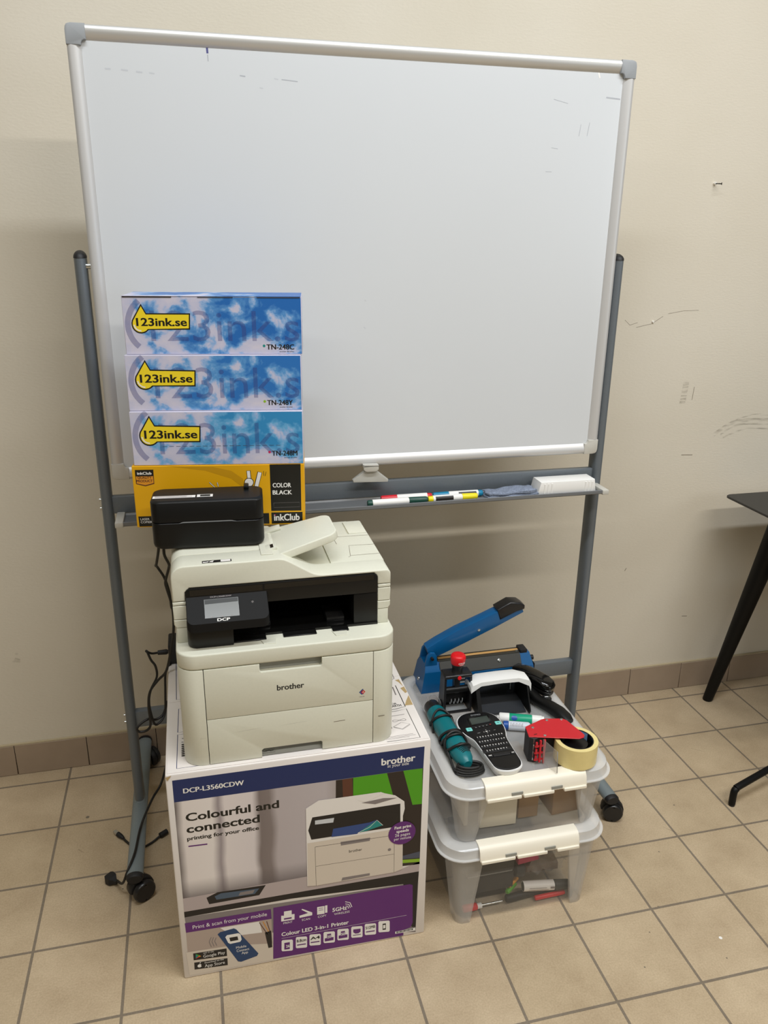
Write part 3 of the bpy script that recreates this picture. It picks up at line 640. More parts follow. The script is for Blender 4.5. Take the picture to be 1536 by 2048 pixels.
def loop_oval(cx, cy, z, rx, ry, n=20): return [V((cx+rx*math.cos(2*math.pi*k/n)*(1 if abs(math.cos(2*math.pi*k/n)) < .7 else 1), cy+ry*math.copysign(abs(math.sin(2*math.pi*k/n))**.6, math.sin(2*math.pi*k/n)), z)) for k in range(n)]
for px, s in ((PXL, 1), (PXR, -1)):
    MB().loft([loop_oval(px, PY, z, .0125, .024) for z in (.078, 1.448)], 'stand_grey', True, True).build('post', wb)
    mb = MB(); mb.loft([loop_oval(px, PY, 1.448+.0155*math.sin(a), .0129*math.cos(a)+.0003, .0244*math.cos(a)+.0003) for a in (0, .3, .6, .9, 1.2, 1.45)], 'rubber_black', True, True); mb.build('post_cap', wb, label='black rounded cap')
    xa = px+s*.011; xb = X0+.002 if s > 0 else X1-.002
    MB().cyl((xa, -.302, 1.432), (xb, -.302, 1.432), .006, 'steel', 16).build('pivot_pin', wb)
    mb = MB(); loops = []
    for y, rx, rz in ((-.562, .0185, .012), (-.555, .0195, .0135), (-.295, .0195, .0135), (-.03, .0195, .0135), (-.022, .0185, .012)):
        loops.append([V((px+rx*math.cos(2*math.pi*k/18), y, .070+rz*math.sin(2*math.pi*k/18))) for k in range(18)])
    mb.loft(loops, 'foot_grey', True, True); ft = mb.build('foot', wb)
    for ye, d in ((-.562, -1), (-.022, 1)):
        mb = MB(); mb.loft([[V((px+rx*math.cos(2*math.pi*k/18), ye+d*q, .070+rz*math.sin(2*math.pi*k/18))) for k in range(18)] for q, rx, rz in ((-.001, .0198, .0138), (.006, .0198, .0138), (.012, .017, .011))], 'rubber_black', True, True); mb.build('end_cap', wb)
    mb = MB(); mb.loft([loop_oval(px, PY, z, .0125+e, .024+e) for z, e in ((.081, .003), (.084, .0015), (.086, .0))], 'foot_grey', False, True); mb.build('weld_collar', wb)
    for z in (.917, .896, .338, .318):
        MB().cyl((px-s*.012, PY, z), (px-s*.017, PY, z), .004, 'steel', 12).build('bolt', wb)
    for (cy, rz) in ((-.553, .55 if s > 0 else -.35), (-.045, -.9 if s > 0 else .5)):
        ca = thing('caster', None, None); 
        cxx = px + (.010 if s > 0 else .012)
        R_ = Matrix.Translation((cxx, cy, 0)) @ Matrix.Rotation(rz, 4, 'Z')
        bpy.data.objects.remove(ca)
        mb = MB(); hp = [(-.030, .027)]+[(.031*math.cos(a), .027+.031*math.sin(a)) for a in [math.radians(x_) for x_ in range(170, -31, -20)]]+[(.012, .022)]
        mb.prism(hp, (V((0, .007, 0)), V((1, 0, 0)), V((0, 0, 1)), V((0, -1, 0))), 0, .014, 'rubber_black', .002, 2)
        mb.cyl((0, 0, .045), (0, 0, .063), .008, 'steel', 12)
        mb.v = [R_ @ p for p in mb.v]; hood = mb.build('caster', wb)
        for sy in (-1, 1):
            mb = MB(); mb.lathe([(0, .016), (.0005, .0245), (.003, .027), (.012, .027), (.015, .0245), (.0155, .02), (.0145, .014)], (0, sy*.008, .027), (0, sy, 0), 'satin_black', 28)
            mb.v = [R_ @ p for p in mb.v]; mb.build('wheel', hood)
for z0, z1 in ((.884, .925), (.304, .350)):
    MB().box(PXL+.011, PXR-.011, PY-.011, PY+.009, z0, z1, 'stand_grey', .0025, 2).build('crossbar', wb)
# pen tray
P = [(-.300, .8835), (-.300, .876), (-.372, .876), (-.376, .879), (-.376, .886), (-.3735, .887), (-.371, .8795), (-.348, .8795), (-.346, .8798), (-.344, .8795), (-.3055, .8795), (-.303, .8835)]
MB().prism(P, (V((PXL+.022, 0, 0)), V((0, 1, 0)), V((0, 0, 1)), V((1, 0, 0))), 0, (PXR-.004)-(PXL+.022), 'tray_grey').build('pen_tray', wb)
for xe, d in ((PXL+.020, 1), (PXR-.018, 1)):
    MB().box(xe, xe+.018, -.378, -.301, .8745, .8875, 'corner_light', .002).build('tray_end_cap', wb)
# board latch under the lower rail
mb = MB(); f_ = (V((.0315, -.319, 0)), V((1, 0, 0)), V((0, 0, 1)), V((0, -1, 0)))
mb.prism([(-.043, .934), (.043, .931), (.044, .937), (.014, .962), (.012, .968), (-.012, .968), (-.014, .962), (-.044, .940)], f_, 0, .014, 'clip_grey', .002); la = mb.build('board_latch', wb)
mb = MB(); mb.prism([(-.019, .972), (.018, .972), (.018, .977), (-.019, .978)]+[], f_, .0, .022, 'corner_light', .002)
mb.prism([(-.019, .966), (-.012, .961), (.011, .961), (.018, .966), (.018, .977), (-.019, .978)], f_, .016, .022, 'corner_light', .002); mb.build('latch_tongue', la)

# ---------------------------------------------------------------- things lying on the pen tray
ZT = .8796
def marker(x0, x1, y, dy, cap, capside, label, blacklab, r=.0088):
    a = V((x0, y, ZT+r)); b = V((x1, y+dy, ZT+r)); d = (b-a).normalized(); L = (b-a).length
    t = thing('whiteboard_marker', label, 'marker', ((x0+x1)/2, y, ZT), 0, 'markers on the pen tray')
    if capside < 0: a, b, d = b, a, -d     # a = plug end, b = cap end
    MB().lathe([(.012, r*.93), (.0125, r), (L*.67, r), (L*.67+.002, r*.9), (L*.70, r*.82)], a, d, 'plastic_white', 20).build('barrel', t)
    MB().lathe([(0, r*.72), (.002, r*.88), (.011, r*.9), (.0125, r*.9)], a, d, cap, 20).build('end_plug', t)
    MB().lathe([(L*.69, r*.93), (L*.695, r), (L-.004, r*.92), (L, r*.8)], a, d, cap, 20).build('cap', t)
    if blacklab:
        mb = MB(); sd = d.cross(V((0, 0, 1))); n_ = 7
        for i in range(n_):
            a0 = math.radians(-35+70*i/n_+20); a1 = math.radians(-35+70*(i+1)/n_+20); ys = V((0, -1, 0))
            q = lambda s_, an: a+d*s_+(ys*math.cos(an)+V((0, 0, 1))*math.sin(an))*(r+.0002)
            mb.add([q(L*.14, a0), q(L*.50, a0), q(L*.50, a1), q(L*.14, a1)], [(0, 1, 2, 3)], 'pblack')
        mb.build('printed_label', t)
marker(.017, .167, -.3615, .002, 'pen_dark', 1, 'whiteboard marker with dark green cap, leftmost at the front of the pen tray', False)
marker(.1695, .297, -.360, .002, 'plastic_yellow', 1, 'whiteboard marker with yellow cap in front on the pen tray', True)
marker(.057, .186, -.334, -.001, 'plastic_red', -1, 'whiteboard marker with red cap at the back of the pen tray', False)
marker(.190, .319, -.335, -.002, 'plastic_blue', -1, 'whiteboard marker with blue cap behind the yellow one on the tray', True)
# folded cloth
bm = bmesh.new(); nx, ny = 26, 8; mb = MB()
def cloth_layer(x0, x1, y0, y1, zb, th, ph):
    top = []; bot = []
    for i in range(nx+1):
        for j in range(ny+1):
            u = i/nx; v = j/ny; x = x0+(x1-x0)*u+.003*math.sin(9*v+ph); y = y0+(y1-y0)*v+.0025*math.sin(11*u+ph)
            e = min(1, 6*min(u, 1-u), 5*min(v, 1-v)); h = th*(.45+.55*e**.5)*(1+.22*math.sin(7*u+3*v+ph)+.12*math.sin(19*u-7*v))
            top.append(V((x, y, zb+h+.010*u*u*.6))); bot.append(V((x, y, zb+.004*u*u*.6)))
    n_ = (nx+1)*(ny+1); idx = lambda i, j: i*(ny+1)+j; F = []
    for i in range(nx):
        for j in range(ny):
            F.append((idx(i, j), idx(i+1, j), idx(i+1, j+1), idx(i, j+1))); F.append((n_+idx(i, j), n_+idx(i, j+1), n_+idx(i+1, j+1), n_+idx(i+1, j)))
    for i in range(nx):
        F.append((idx(i, 0), n_+idx(i, 0), n_+idx(i+1, 0), idx(i+1, 0))); F.append((idx(i, ny), idx(i+1, ny), n_+idx(i+1, ny), n_+idx(i, ny)))
    for j in range(ny):
        F.append((idx(0, j), idx(0, j+1), n_+idx(0, j+1), n_+idx(0, j))); F.append((idx(nx, j), n_+idx(nx, j), n_+idx(nx, j+1), idx(nx, j+1)))
    mb.add(top+bot, F, 'cloth_blue', True)
cloth_layer(.3235, .458, -.367, -.318, ZT+.0004, .007, 0.3); cloth_layer(.326, .452, -.365, -.320, ZT+.0085, .0075, 1.4)
tag(mb.build('cleaning_cloth', None), 'folded grey-blue cleaning cloth on the pen tray', 'cloth')
er = thing('board_eraser', 'white ribbed board eraser at the right end of the pen tray', 'eraser', (.536, -.345, ZT))
mb = MB(); P = [(.456, ZT+.002), (.618, ZT+.002), (.613, ZT+.036), (.464, ZT+.036)]
mb.prism(P, (V((0, -.316, 0)), V((1, 0, 0)), V((0, 0, 1)), V((0, -1, 0))), 0, .052, 'plastic_white', .003, 2); mb.build('body', er)
for x in (.472, .482, .492, .585, .594, .603):
    mb = MB(); mb.prism([(x, ZT+.004), (x+.005, ZT+.004), (x+.005, ZT+.032), (x, ZT+.032)], (V((0, -.366, 0)), V((1, 0, 0)), V((0, 0, 1)), V((0, -1, 0))), 0, .003, 'plastic_white', .001, 1); mb.build('grip_rib', er)
MB().box(.458, .616, -.367, -.317, ZT+.0003, ZT+.0025, 'label_grey').build('felt_pad', er)

# ================================================================ printer carton
BX0, BX1, BY0, BY1, BH = -.4755, .0560, -.805, -.308, .52
ct = thing('printer_carton', 'big white printer carton with blue band and printer picture, on the floor', 'box', (BX0, BY0, 0))
mb = MB(); mb.box(0, BX1-BX0, 0, BY1-BY0, 0, BH, 'carton_white', .0035, 2); mb.build('carton_body', ct, True)
cf = frame((0, 0, 0), (1, 0, 0), (0, 0, 1))
art(CARTON_ART, cf, ct)
# top flaps and the print on them
ftop = frame((0, 0, BH), (1, 0, 0), (0, 1, 0)); W_ = BX1-BX0; D_ = BY1-BY0
mb = MB(); mb.box(.004, W_-.004, .004, .252, BH, BH+.0012, 'carton_white'); mb.box(.004, W_-.004, .2535, D_-.004, BH, BH+.0012, 'carton_white'); mb.build('top_flap', ct, True)
ftop = frame((0, 0, BH+.0012), (1, 0, 0), (0, 1, 0)); mb = MB(); S = .001
def tl(L, wd=.0014, m='pblack'): put_line(mb, ftop, 1, [(a*S, b*S) for a, b in L], wd, m)
tl([(18.0, 430), (20, 262), (60, 262)], .0014, 'navy'); tl([(44, 224), (25, 224), (23.5, 136), (44, 136)], .0014, 'navy'); tl([(44, 128), (23.4, 128), (22, 16), (80, 16)], .0014, 'navy')
put_text(mb, ftop, 1, 'This', .031, .046, .111, .003, 'pblack', True); put_text(mb, ftop, 1, 'Sup', .031, .042, .0985, .003, 'pblack', True)
for i in range(7):
    put_disc(mb, ftop, 1, (.0345, .0915-.0062*i), .0038, 'pblack', 14, .0024); tl([(41, 91.5-6.2*i), (50, 91.5-6.2*i)], .0012)
put_poly(mb, ftop, 1, [(.034, .203), (.046, .203), (.046, .218), (.034, .218)], 'pblack')
mb.build('flap_print', ct, True, recalc=False); mb = MB()
tl([(440, 10), (510.7, 10), (509.5, 117), (485, 113), (455, 112)]); tl([(497, 232), (514, 244), (515, 276)], .0018, 'pgrey'); tl([(509.5, 214), (509.6, 126), (488, 121), (455, 120)], .0018)
put_text(mb, ftop, 1, 'EARTH', .478, .502, .129, .008, 'pblack', True); put_text(mb, ftop, 1, 'FOR', .478, .494, .1385, .006, 'pblack', True)
tl([(465.4, 57.4), (485.6, 69.8), (502.3, 61.0), (482.5, 46.9), (465.4, 57.4)], .0008); tl([(466, 55.5), (482.5, 44.5), (502.3, 58.5)], .0008)
P = [(.4835+.0145*math.cos(a), .078+.0035*math.sin(2*a)) for a in [2*math.pi*k/24 for k in range(25)]]; put_line(mb, ftop, 1, P, .0012, 'pgrey')
tl([(455, 96), (500, 97.5)], .0016, 'pgrey'); tl([(440, 25), (500, 26)], .001, 'pgrey'); tl([(440, 21), (504, 21.5)], .001, 'pgrey'); tl([(440, 17), (490, 17.5)], .001, 'pgrey')
tl([(501.5, 209), (500.8, 175)], .003, 'pgrey'); tl([(452, 70), (459, 69)], .006, 'pgrey'); tl([(452, 56), (462, 55)], .006, 'pgrey')
mb.build('flap_print', ct, True, recalc=False)
for L in ([(517.5, 200), (523.5, 178), (529.0, 181.6), (527.7, 205.6)], [(517.7, 148), (509.6, 129.7), (528, 129.2), (528.4, 168.5)], [(514, 236), (520, 226), (526, 206), (524, 238)]):
    mb = MB(); put_poly(mb, ftop, 1, [(a*S, b*S) for a, b in L], 'torn'); mb.build('torn_patch', ct, True, recalc=False, label='torn brown cardboard patch')
mb = MB(); mb.add([(.0005, -.0006, BH-.004), (.012, -.0006, BH-.001), (.004, -.0008, BH-.012)], [(0, 1, 2)], 'torn'); mb.build('torn_corner', ct, True, recalc=False)

# ================================================================ laser printer
PB = .5216
pr = thing('laser_printer', 'white multifunction laser printer with black front standing on its carton', 'printer', (-.2275, -.60, PB))
PX0, PX1, PF, PBK = -.4375, -.0175, -.792, -.395
up_ = lambda z: (V((0, 0, z)), V((1, 0, 0)), V((0, 1, 0)), V((0, 0, 1)))
fr_ = lambda y: (V((0, y, 0)), V((1, 0, 0)), V((0, 0, 1)), V((0, -1, 0)))   # drawn in x,z ; depth towards the viewer
mb = MB(); mb.box(PX0+.015, PX1-.015, PF+.032, PBK, PB+.002, .7318, 'seam_dark'); mb.build('inner_chassis', pr)
# side columns with rounded front corners
for s in (-1, 1):
    mb = MB(); xo = PX0 if s < 0 else PX1; xi = -.391 if s < 0 else -.064
    r = .036; P = [(xi, PF), (xi, PF+.02), (xo-s*.02*0+(-s)*.014, PF+.05), (xo-s*.014, PBK), (xo, PBK)]
    arc = [(xo-s*r+s*r*math.sin(math.radians(a)), PF+r-r*math.cos(math.radians(a))) for a in range(90, -1, -10)]
    mb.prism(P+arc, up_(0), PB, .7425 if 0 else .7312, 'printer_white', .0012, 2); mb.build('side_column', pr)
HX0, HX1 = -.2862, -.1664
mb = MB(); P = [(-.3898, .6236), (-.0652, .6236), (-.0652, .7312), (HX1, .7312), (HX1, .7165), (HX1-.003, .7135), (HX0+.003, .7135), (HX0, .7165), (HX0, .7312), (-.3898, .7312)]
mb.prism(P, fr_(PF+.012), 0, .0122, 'printer_white', .001, 2); fc = mb.build('front_cover', pr)
mb = MB(); mb.box(HX0-.002, HX1+.002, PF+.0125, PF+.016, .711, .7315, 'printer_grey'); mb.box(HX0, HX1, PF+.0005, PF+.0125, .7118, .7136, 'printer_white'); mb.build('handle_recess', fc)
mb = MB(); NX0, NX1 = -.2888, -.1682
P = [(-.3898, PB+.001), (NX0, PB+.001), (NX0, .539), (NX0+.004, .5425), (NX1-.003, .5425), (NX1, .540), (NX1, PB+.001), (-.0652, PB+.001), (-.0652, .6222), (-.3898, .6222)]
mb.prism(P, fr_(PF+.012), 0, .0122, 'printer_white', .001, 2); tr = mb.build('paper_tray', pr)
mb = MB(); mb.add([(NX0-.002, PF+.005, PB+.001), (NX1+.002, PF+.005, PB+.001), (NX1+.002, PF+.022, .543), (NX0-.002, PF+.022, .543)], [(0, 1, 2, 3)], 'printer_grey'); mb.box(NX0, NX1, PF+.024, PF+.03, PB, .545, 'printer_grey'); 
fn = frame((NX0, PF+.005, PB+.001), (1, 0, 0), (0, .017, .0204)); put_line(mb, fn, 1, [(.001, .012), (.026, .012), (.026, .0045), (.001, .0045), (.001, .012)], .0005, 'pblack'); put_text(mb, fn, 1, 'Load Paper', .003, .024, .007, .003, 'pblack', True)
put_line(mb, fn, 1, [(.034, .0135), (.112, .0135)], .0016, 'pgrey'); put_line(mb, fn, 1, [(.034, .0105), (.112, .0105)], .0008, 'pgrey'); mb.build('pull_recess', tr, recalc=False)
# scuff lines on the tray
fp = fr_(PF-.0003)
for L, wd in [([(-.345, .588), (-.28, .592)], .0006), ([(-.27, .590), (-.20, .5935)], .0006), ([(-.145, .5838), (-.122, .5845)], .0013), ([(-.338, .569), (-.326, .5695)], .0008), ([(-.2, .583), (-.19, .583)], .0008), ([(-.054, .5835), (-.041, .584)], .0016), ([(-.405, .5835), (-.394, .584)], .0009)]:
    mb = MB(); put_line(mb, fp, 0, L, wd, 'scuff_dark' if wd > .001 else 'scuff'); mb.build('scratch_mark', tr, recalc=False)
mb = MB(); put_text(mb, fr_(PF), 2, 'brother', -.2548, -.2025, .6705, .0118, 'dark_grey', True); mb.build('brand_lettering', fc, recalc=False)
mb = MB(); fs = fr_(PF); put_poly(mb, fs, 1, [(-.0995, .6285), (-.0755, .6285), (-.0755, .6545), (-.0995, .6545)], 'pwhite')
put_line(mb, fs, 2, [(-.0852, .6508), (-.0925, .6440), (-.0870, .6388)], .0026, 'pblue'); put_line(mb, fs, 2, [(-.0868, .6475), (-.0897, .6440), (-.0845, .6395)], .0022, 'purple')
put_line(mb, fs, 3, [(-.0850, .6478), (-.0882, .6437), (-.0860, .6408), (-.0818, .6445), (-.0850, .6478)], .0022, 'red'); put_text(mb, fs, 2, 'COLOR', -.0925, -.0825, .6328, .0022, 'pgrey', True); mb.build('colour_sticker', fc, recalc=False)
# ledge
mb = MB(); mb.prism(rrect(PX0, PX1, PF, PBK, .036, 10, (1, 1, 0, 0)), up_(0), .7326, .764, 'printer_white', .0035, 3); lg = mb.build('front_ledge', pr)
# upper housing, seen at both sides of the black front
UF = -.737
for s in (-1, 1):
    a, b = (-.4335, -.4125) if s < 0 else (-.0445, -.0225); xo = a if s < 0 else b
    mb = MB()
    mb.prism([(a, .764), (b, .764), (b, .7958), (a, .7958)], fr_(-.41), 0, abs(UF+.41), 'printer_white', .002, 2)
    mb.prism([(a-(.004 if s < 0 else -.0), .803), (a-(.004 if s < 0 else 0), .8125), (b+(.004 if s > 0 else 0), .8125), (b+(.004 if s > 0 else 0), .803), (b, .796), (a, .796)], fr_(-.41), 0, abs(UF+.41), 'printer_white', .0012, 1)
    mb.box(a-(.004 if s < 0 else 0), b+(.004 if s > 0 else 0), UF, -.41, .8135, .8415, 'printer_white', .0012, 1)
    mb.box(a-(.004 if s < 0 else 0), b+(.004 if s > 0 else 0), UF, -.41, .8425, .849, 'printer_white', .0012, 1)
    mb.box(a+.001, b-.001, UF+.003, -.42, .8115, .86, 'seam_dark'); mb.build('side_housing', pr)
mb = MB(); mb.box(-.412, -.0445, -.43, -.41, .764, .865, 'printer_white'); mb.build('rear_housing', pr)
# black front with the output bay
mb = MB(); bz0, bz1 = .765, .8725
mb.prism([(-.4130, .835), (-.0445, .8335), (-.0445, .866), (-.047, .8715), (-.053, .874), (-.405, .8755), (-.411, .873), (-.413, .866)], fr_(UF+.02), 0, .0225, 'printer_black', .002, 2)
mb.build('front_fascia', pr)
mb = MB(); mb.box(-.2665, -.053, UF-.0028, UF-.0021, .862, .8725, 'printer_gloss'); mb.box(-.405, -.27, UF-.0028, UF-.0021, .8605, .8725, 'printer_gloss'); mb.build('glossy_strip', pr)
mb = MB(); mb.box(-.4125, -.0447, -.50, -.49, bz0, .866, 'printer_black'); mb.box(-.4125, -.0447, -.74, -.49, bz0-.001, bz0+.004, 'printer_gloss'); mb.box(-.4125, -.0447, UF+.004, -.49, .86, .866, 'printer_black')
mb.box(-.4125, -.33, UF, -.49, bz0, .835, 'printer_black'); mb.box(-.0935, -.0447, UF-.001, -.49, bz0, .8335, 'printer_black', .003); mb.build('output_bay', pr)
mb = MB(); mb.prism(rrect(-.4145, -.330, -.7675, -.72, .02, 8, (1, 0, 0, 0)), up_(0), .7645, .812, 'printer_black', .003, 2); mb.build('panel_support', pr)
mb = MB(); mb.box(-.235, -.170, -.757, -.62, .7645, .7665, 'printer_black', .0008, 1); mb.box(-.338, -.268, -.760, -.60, .7645, .7672, 'printer_black', .0008, 1)
mb.box(-.138, -.106, -.7555, -.60, .7645, .767, 'printer_black', .0008, 1); mb.box(-.145, -.108, -.72, -.66, .767, .779, 'satin_black', .003); mb.box(-.28, -.255, -.71, -.64, .767, .779, 'satin_black', .003); mb.build('paper_stop', pr)
mb = MB(); mb.prism([(-.275, -.775), (-.252, -.777), (-.250, -.757), (-.28, -.757)], up_(0), .764, .7655, 'printer_white', .0005, 1); mb.prism([(-.135, -.772), (-.113, -.772), (-.11, -.752), (-.14, -.752)], up_(0), .764, .7655, 'printer_white', .0005, 1); mb.build('ledge_tab', lg)
# tilted control panel
cp = V((-.3375, -.761, .8405)); tl_ = math.atan2(.036, .048); uV = V((1, 0, 0)); vV = V((0, math.cos(tl_), math.sin(tl_))); fpn = (cp, uV, vV, uV.cross(vV))
mb = MB(); P = rrect(-.0755, .0755, -.030, .030, .012, 6, (1, 1, 0, 0))
top = [cp+uV*a+vV*b+fpn[3]*0 for a, b in P]; low = [V((p.x, max(p.y, -.7868)+.0005, p.z-.016)) for p in top]; ins = [cp+uV*a*.985+vV*b*.975+fpn[3]*.0012 for a, b in P]
mb.loft([low, [p-V((0, 0, .001)) for p in top], ins], 'panel_black', True, True); pn = mb.build('control_panel', pr)
ft_ = (cp+fpn[3]*.0012, uV, vV, fpn[3])
mb = MB(); put_poly(mb, ft_, 1, [(-.0425, -.0185), (.0205, -.0185), (.0205, .0205), (-.0425, .0205)], 'screen_grey'); put_poly(mb, ft_, 2, [(-.0415, .0105), (.0197, .0115), (.0197, .0198), (-.0415, .0198)], 'dark_grey'); 
for x in (-.030, -.011, .006): put_disc(mb, ft_, 3, (x, -.0165), .0013, 'pgrey', 10)
mb.build('touch_screen', pn, recalc=False)
mb = MB(); put_disc(mb, ft_, 1, (.046, .008), .0055, 'printer_gloss'); put_disc(mb, ft_, 2, (.0465, .0076), .0018, 'pgrey'); put_disc(mb, ft_, 3, (.0465, .0076), .0010, 'printer_gloss'); mb.build('power_button', pn, recalc=False)
mb = MB(); put_text(mb, ft_, 1, 'DCP', -.0205, .0025, -.0262, .0055, 'white', True); put_text(mb, ft_, 1, 'DCP-L3560CDW', -.0305, .0085, .0235, .0028, 'pgrey', True); mb.build('panel_lettering', pn, recalc=False)
# scanner lid with document feeder
LX0, LX1, LB = -.4372, -.0180, -.452
cur = [(LX0, .850), (LX0, .897)]+[(LX0+.024-.024*math.cos(math.radians(a)), .897+.0235*math.sin(math.radians(a))) for a in range(10, 91, 16)]
scur = [(V(p)) for p in smooth_path([(-.255, .9205, 0), (-.232, .920, 0), (-.215, .912, 0), (-.190, .896, 0), (-.170, .8842, 0), (-.152, .8806, 0), (-.13, .8803, 0)], 4)]
rt_ = [(LX1-.010+.010*math.sin(math.radians(a)), .870+.010*math.cos(math.radians(a))) for a in range(0, 91, 18)]
prof = cur+[(p.x, p.y) for p in scur]+rt_+[(LX1, .850), (-.046, .850), (-.046, .868), (-.052, .8745), (-.405, .876), (-.4135, .868), (-.4135, .850)]
mb = MB(); mb.prism(prof, fr_(UF+.055), 0, .055, 'printer_white', .0028, 3); lid = mb.build('scanner_lid', pr)
mb = MB(); mb.box(LX0, LX1, LB+.012, UF+.054, .850, .8772, 'printer_white', .004, 2)
mb.prism([(-.128, .8765), (LX1-.003, .8765), (LX1-.003, .8796), (-.128, .8799)], fr_(-.53), 0, .155, 'printer_white'); mb.build('lid_plate', lid)
mb = MB(); P = cur[1:]+[(-.255, .9205), (-.240, .9195), (-.232, .914), (-.236, .905), (-.245, .892), (-.245, .877), (LX0, .877)]
mb.prism(P, fr_(-.468), 0, .212, 'printer_white', .003, 2); adf = mb.build('document_feeder', lid)
mb = MB(); mb.prism([(-.062, .868), (-.062, .8805), (LX1-.004, .8805), (LX1-.004, .868)], fr_(-.452), 0, .075, 'printer_white', .003, 2); mb.build('lid_hinge_cover', lid)
# seams of the lid
mb = MB(); fl = (V((0, 0, .8800)), V((1, 0, 0)), V((0, 1, 0)), V((0, 0, 1)))
for L in ([(-.020, -.545), (-.092, -.543), (-.1, -.552), (-.099, -.585)], [(-.019, -.600), (-.075, -.598), (-.083, -.655), (-.088, -.660)], [(-.019, -.652), (-.082, -.652)]): put_line(mb, fl, 1, L, .0009, 'scuff_dark')
mb.build('lid_seam', lid, recalc=False)
# feeder input tray (sloping slab)
sl = math.atan2(.030, .125); ou = V((math.cos(sl), 0, math.sin(sl))); fo = (V((-.245, 0, .914)), ou, V((0, 1, 0)), ou.cross(V((0, 1, 0))))
mb = MB(); P = rrect(-.004, .134, -.712, -.567, .02, 6, (0, 1, 1, 0)); P = [(a, b+(.022*a/.134 if b < -.6 else -.01*a/.134)) for a, b in P]
mb.prism(P, fo, -.014, .003, 'printer_white', .003, 3); itr = mb.build('input_tray', lid)
mb = MB(); mb.prism([(-.02, -.690), (.012, -.690), (.012, -.665), (-.02, -.665)], fo, .003, .011, 'printer_white', .003, 2); mb.prism([(.0, -.688), (.006, -.688), (.006, -.672), (.0, -.672)], fo, .011, .0115, 'pblack')
mb.prism([(-.02, -.592), (.03, -.592), (.03, -.570), (-.02, -.570)], fo, .003, .009, 'printer_white', .002, 2); mb.prism([(-.012, -.608), (.004, -.608), (.004, -.594), (-.012, -.594)], fo, .003, .0034, 'pblack'); mb.build('paper_guide', itr)
mb = MB(); mb.box(-.268, -.2445, -.712, -.60, .9206, .9225, 'printer_white', .0007, 1); mb.build('feeder_edge', adf)
fst = frame((0, UF+.006, .9207), (1, 0, 0), (0, 1, 0)); mb = MB()
mb.prism([(-.3785, .002), (-.3245, .002), (-.3245, .013), (-.3785, .013)], fst, .0, .0003, 'pblack'); put_poly(mb, fst, 4, [(-.3445, .003), (-.3265, .003), (-.3265, .012), (-.3445, .012)], 'pwhite'); 
put_poly(mb, fst, 4, [(-.377, .003), (-.368, .004), (-.366, .009), (-.372, .007), (-.377, .008)], 'pwhite'); put_poly(mb, fst, 4, [(-.366, .005), (-.359, .004), (-.357, .011), (-.364, .0085)], 'pwhite'); mb.build('lid_sticker', lid, recalc=False)

# ================================================================ label printer on the feeder
lp = thing('label_printer', 'small black label printer on top of the white printer', 'printer', (-.4685, -.652, .9228), math.radians(-4))
mb = MB(); R0 = rrect(0, .2125, 0, .088, .018, 8)
ins = lambda e: [(.10625+(a-.10625)*(1-e/.106), .044+(b-.044)*(1-e/.044)) for a, b in R0]
lp3 = lambda P, z: [V((a, b, z)) for a, b in P]
mb.loft([lp3(ins(.006), 0), lp3(ins(.0015), .004), lp3(R0, .010), lp3(R0, .0525), lp3(ins(.001), .0535)], 'matt_black', True, True); mb.build('lower_body', lp, True)
mb = MB(); mb.loft([lp3(ins(.003), .0530), lp3(ins(.003), .0552)], 'printer_gloss', True, True); mb.build('seam_band', lp, True)
mb = MB(); mb.loft([lp3(ins(.001), .0548), lp3(R0, .0558), lp3(R0, .0935), lp3(ins(.0015), .0955), lp3(ins(.006), .0975)], 'matt_black', True, True); mb.build('top_cover', lp, True)
mb = MB(); fl_ = frame((0, 0, 0), (1, 0, 0), (0, 0, 1)); P = [(.052, .0535), (.06, .0545), (.15, .0545), (.16, .0535), (.15, .0558), (.06, .0560)]
mb.prism(P, fl_, .0004, .001, 'label_grey'); mb.build('exit_slot', lp, True, label='grey label exit slot')
ftp = frame((0, 0, .0977), (1, 0, 0), (0, 1, 0)); mb = MB(); put_poly(mb, ftp, 1, [(.004, .022), (.084, .022), (.084, .036), (.004, .036)], 'pwhite')
for i in range(4): put_line(mb, ftp, 2, [(.008, .0245+.003*i), (.078-.01*(i % 2), .0245+.003*i)], .0011, 'pgrey')
put_poly(mb, ftp, 1, [(.087, .022), (.117, .022), (.117, .038), (.087, .038)], 'pwhite'); put_poly(mb, ftp, 2, [(.093, .0245), (.112, .0245), (.112, .036), (.093, .036)], 'dark_grey'); mb.build('warning_sticker', lp, True, recalc=False, label='white stickers on top')
mb = MB(); mb.box(.176, .186, .060, .084, .0975, .104, 'matt_black', .002); mb.build('cover_latch', lp, True)

# ================================================================ toner cartons
def carton(name, label, loc, rz, w, d, h, face, side, items, group=None, slit=False):
    t = thing(name, label, 'box', loc, rz, group)
    mb = MB(); mb.box(0, w, 0, d, 0, h, side, .0012, 2); mb.build('carton_body', t, True)
    ff_ = frame((0, 0, 0), (1, 0, 0), (0, 0, 1))
    mb = MB(); put_poly(mb, ff_, 1, [(.0012, .0012), (w-.0012, .0012), (w-.0012, h-.0012), (.0012, h-.0012)], face); mb.build('printed_front', t, True, recalc=False)
    art(items, (ff_[0]+ff_[3]*LAY, *ff_[1:]), t)
    return t
yb = carton('toner_carton', 'yellow and black toner carton at the bottom of the box stack behind the label printer', (-.5048, -.5147, .9228), -.1436, .3466, .135, .1315, 'toner_yellow', 'toner_yellow', YELLOW_ART)
z0 = .9228+.1320
tcg = 'cloud-print toner cartons'
bm_ = carton('toner_carton', 'cloud-print toner carton with a magenta dot, just above the yellow carton', (-.4995, -.5113, z0), -.15, .3411, .105, .1098, 'sky_light', 'toner_side', TONER_M_ART, tcg)
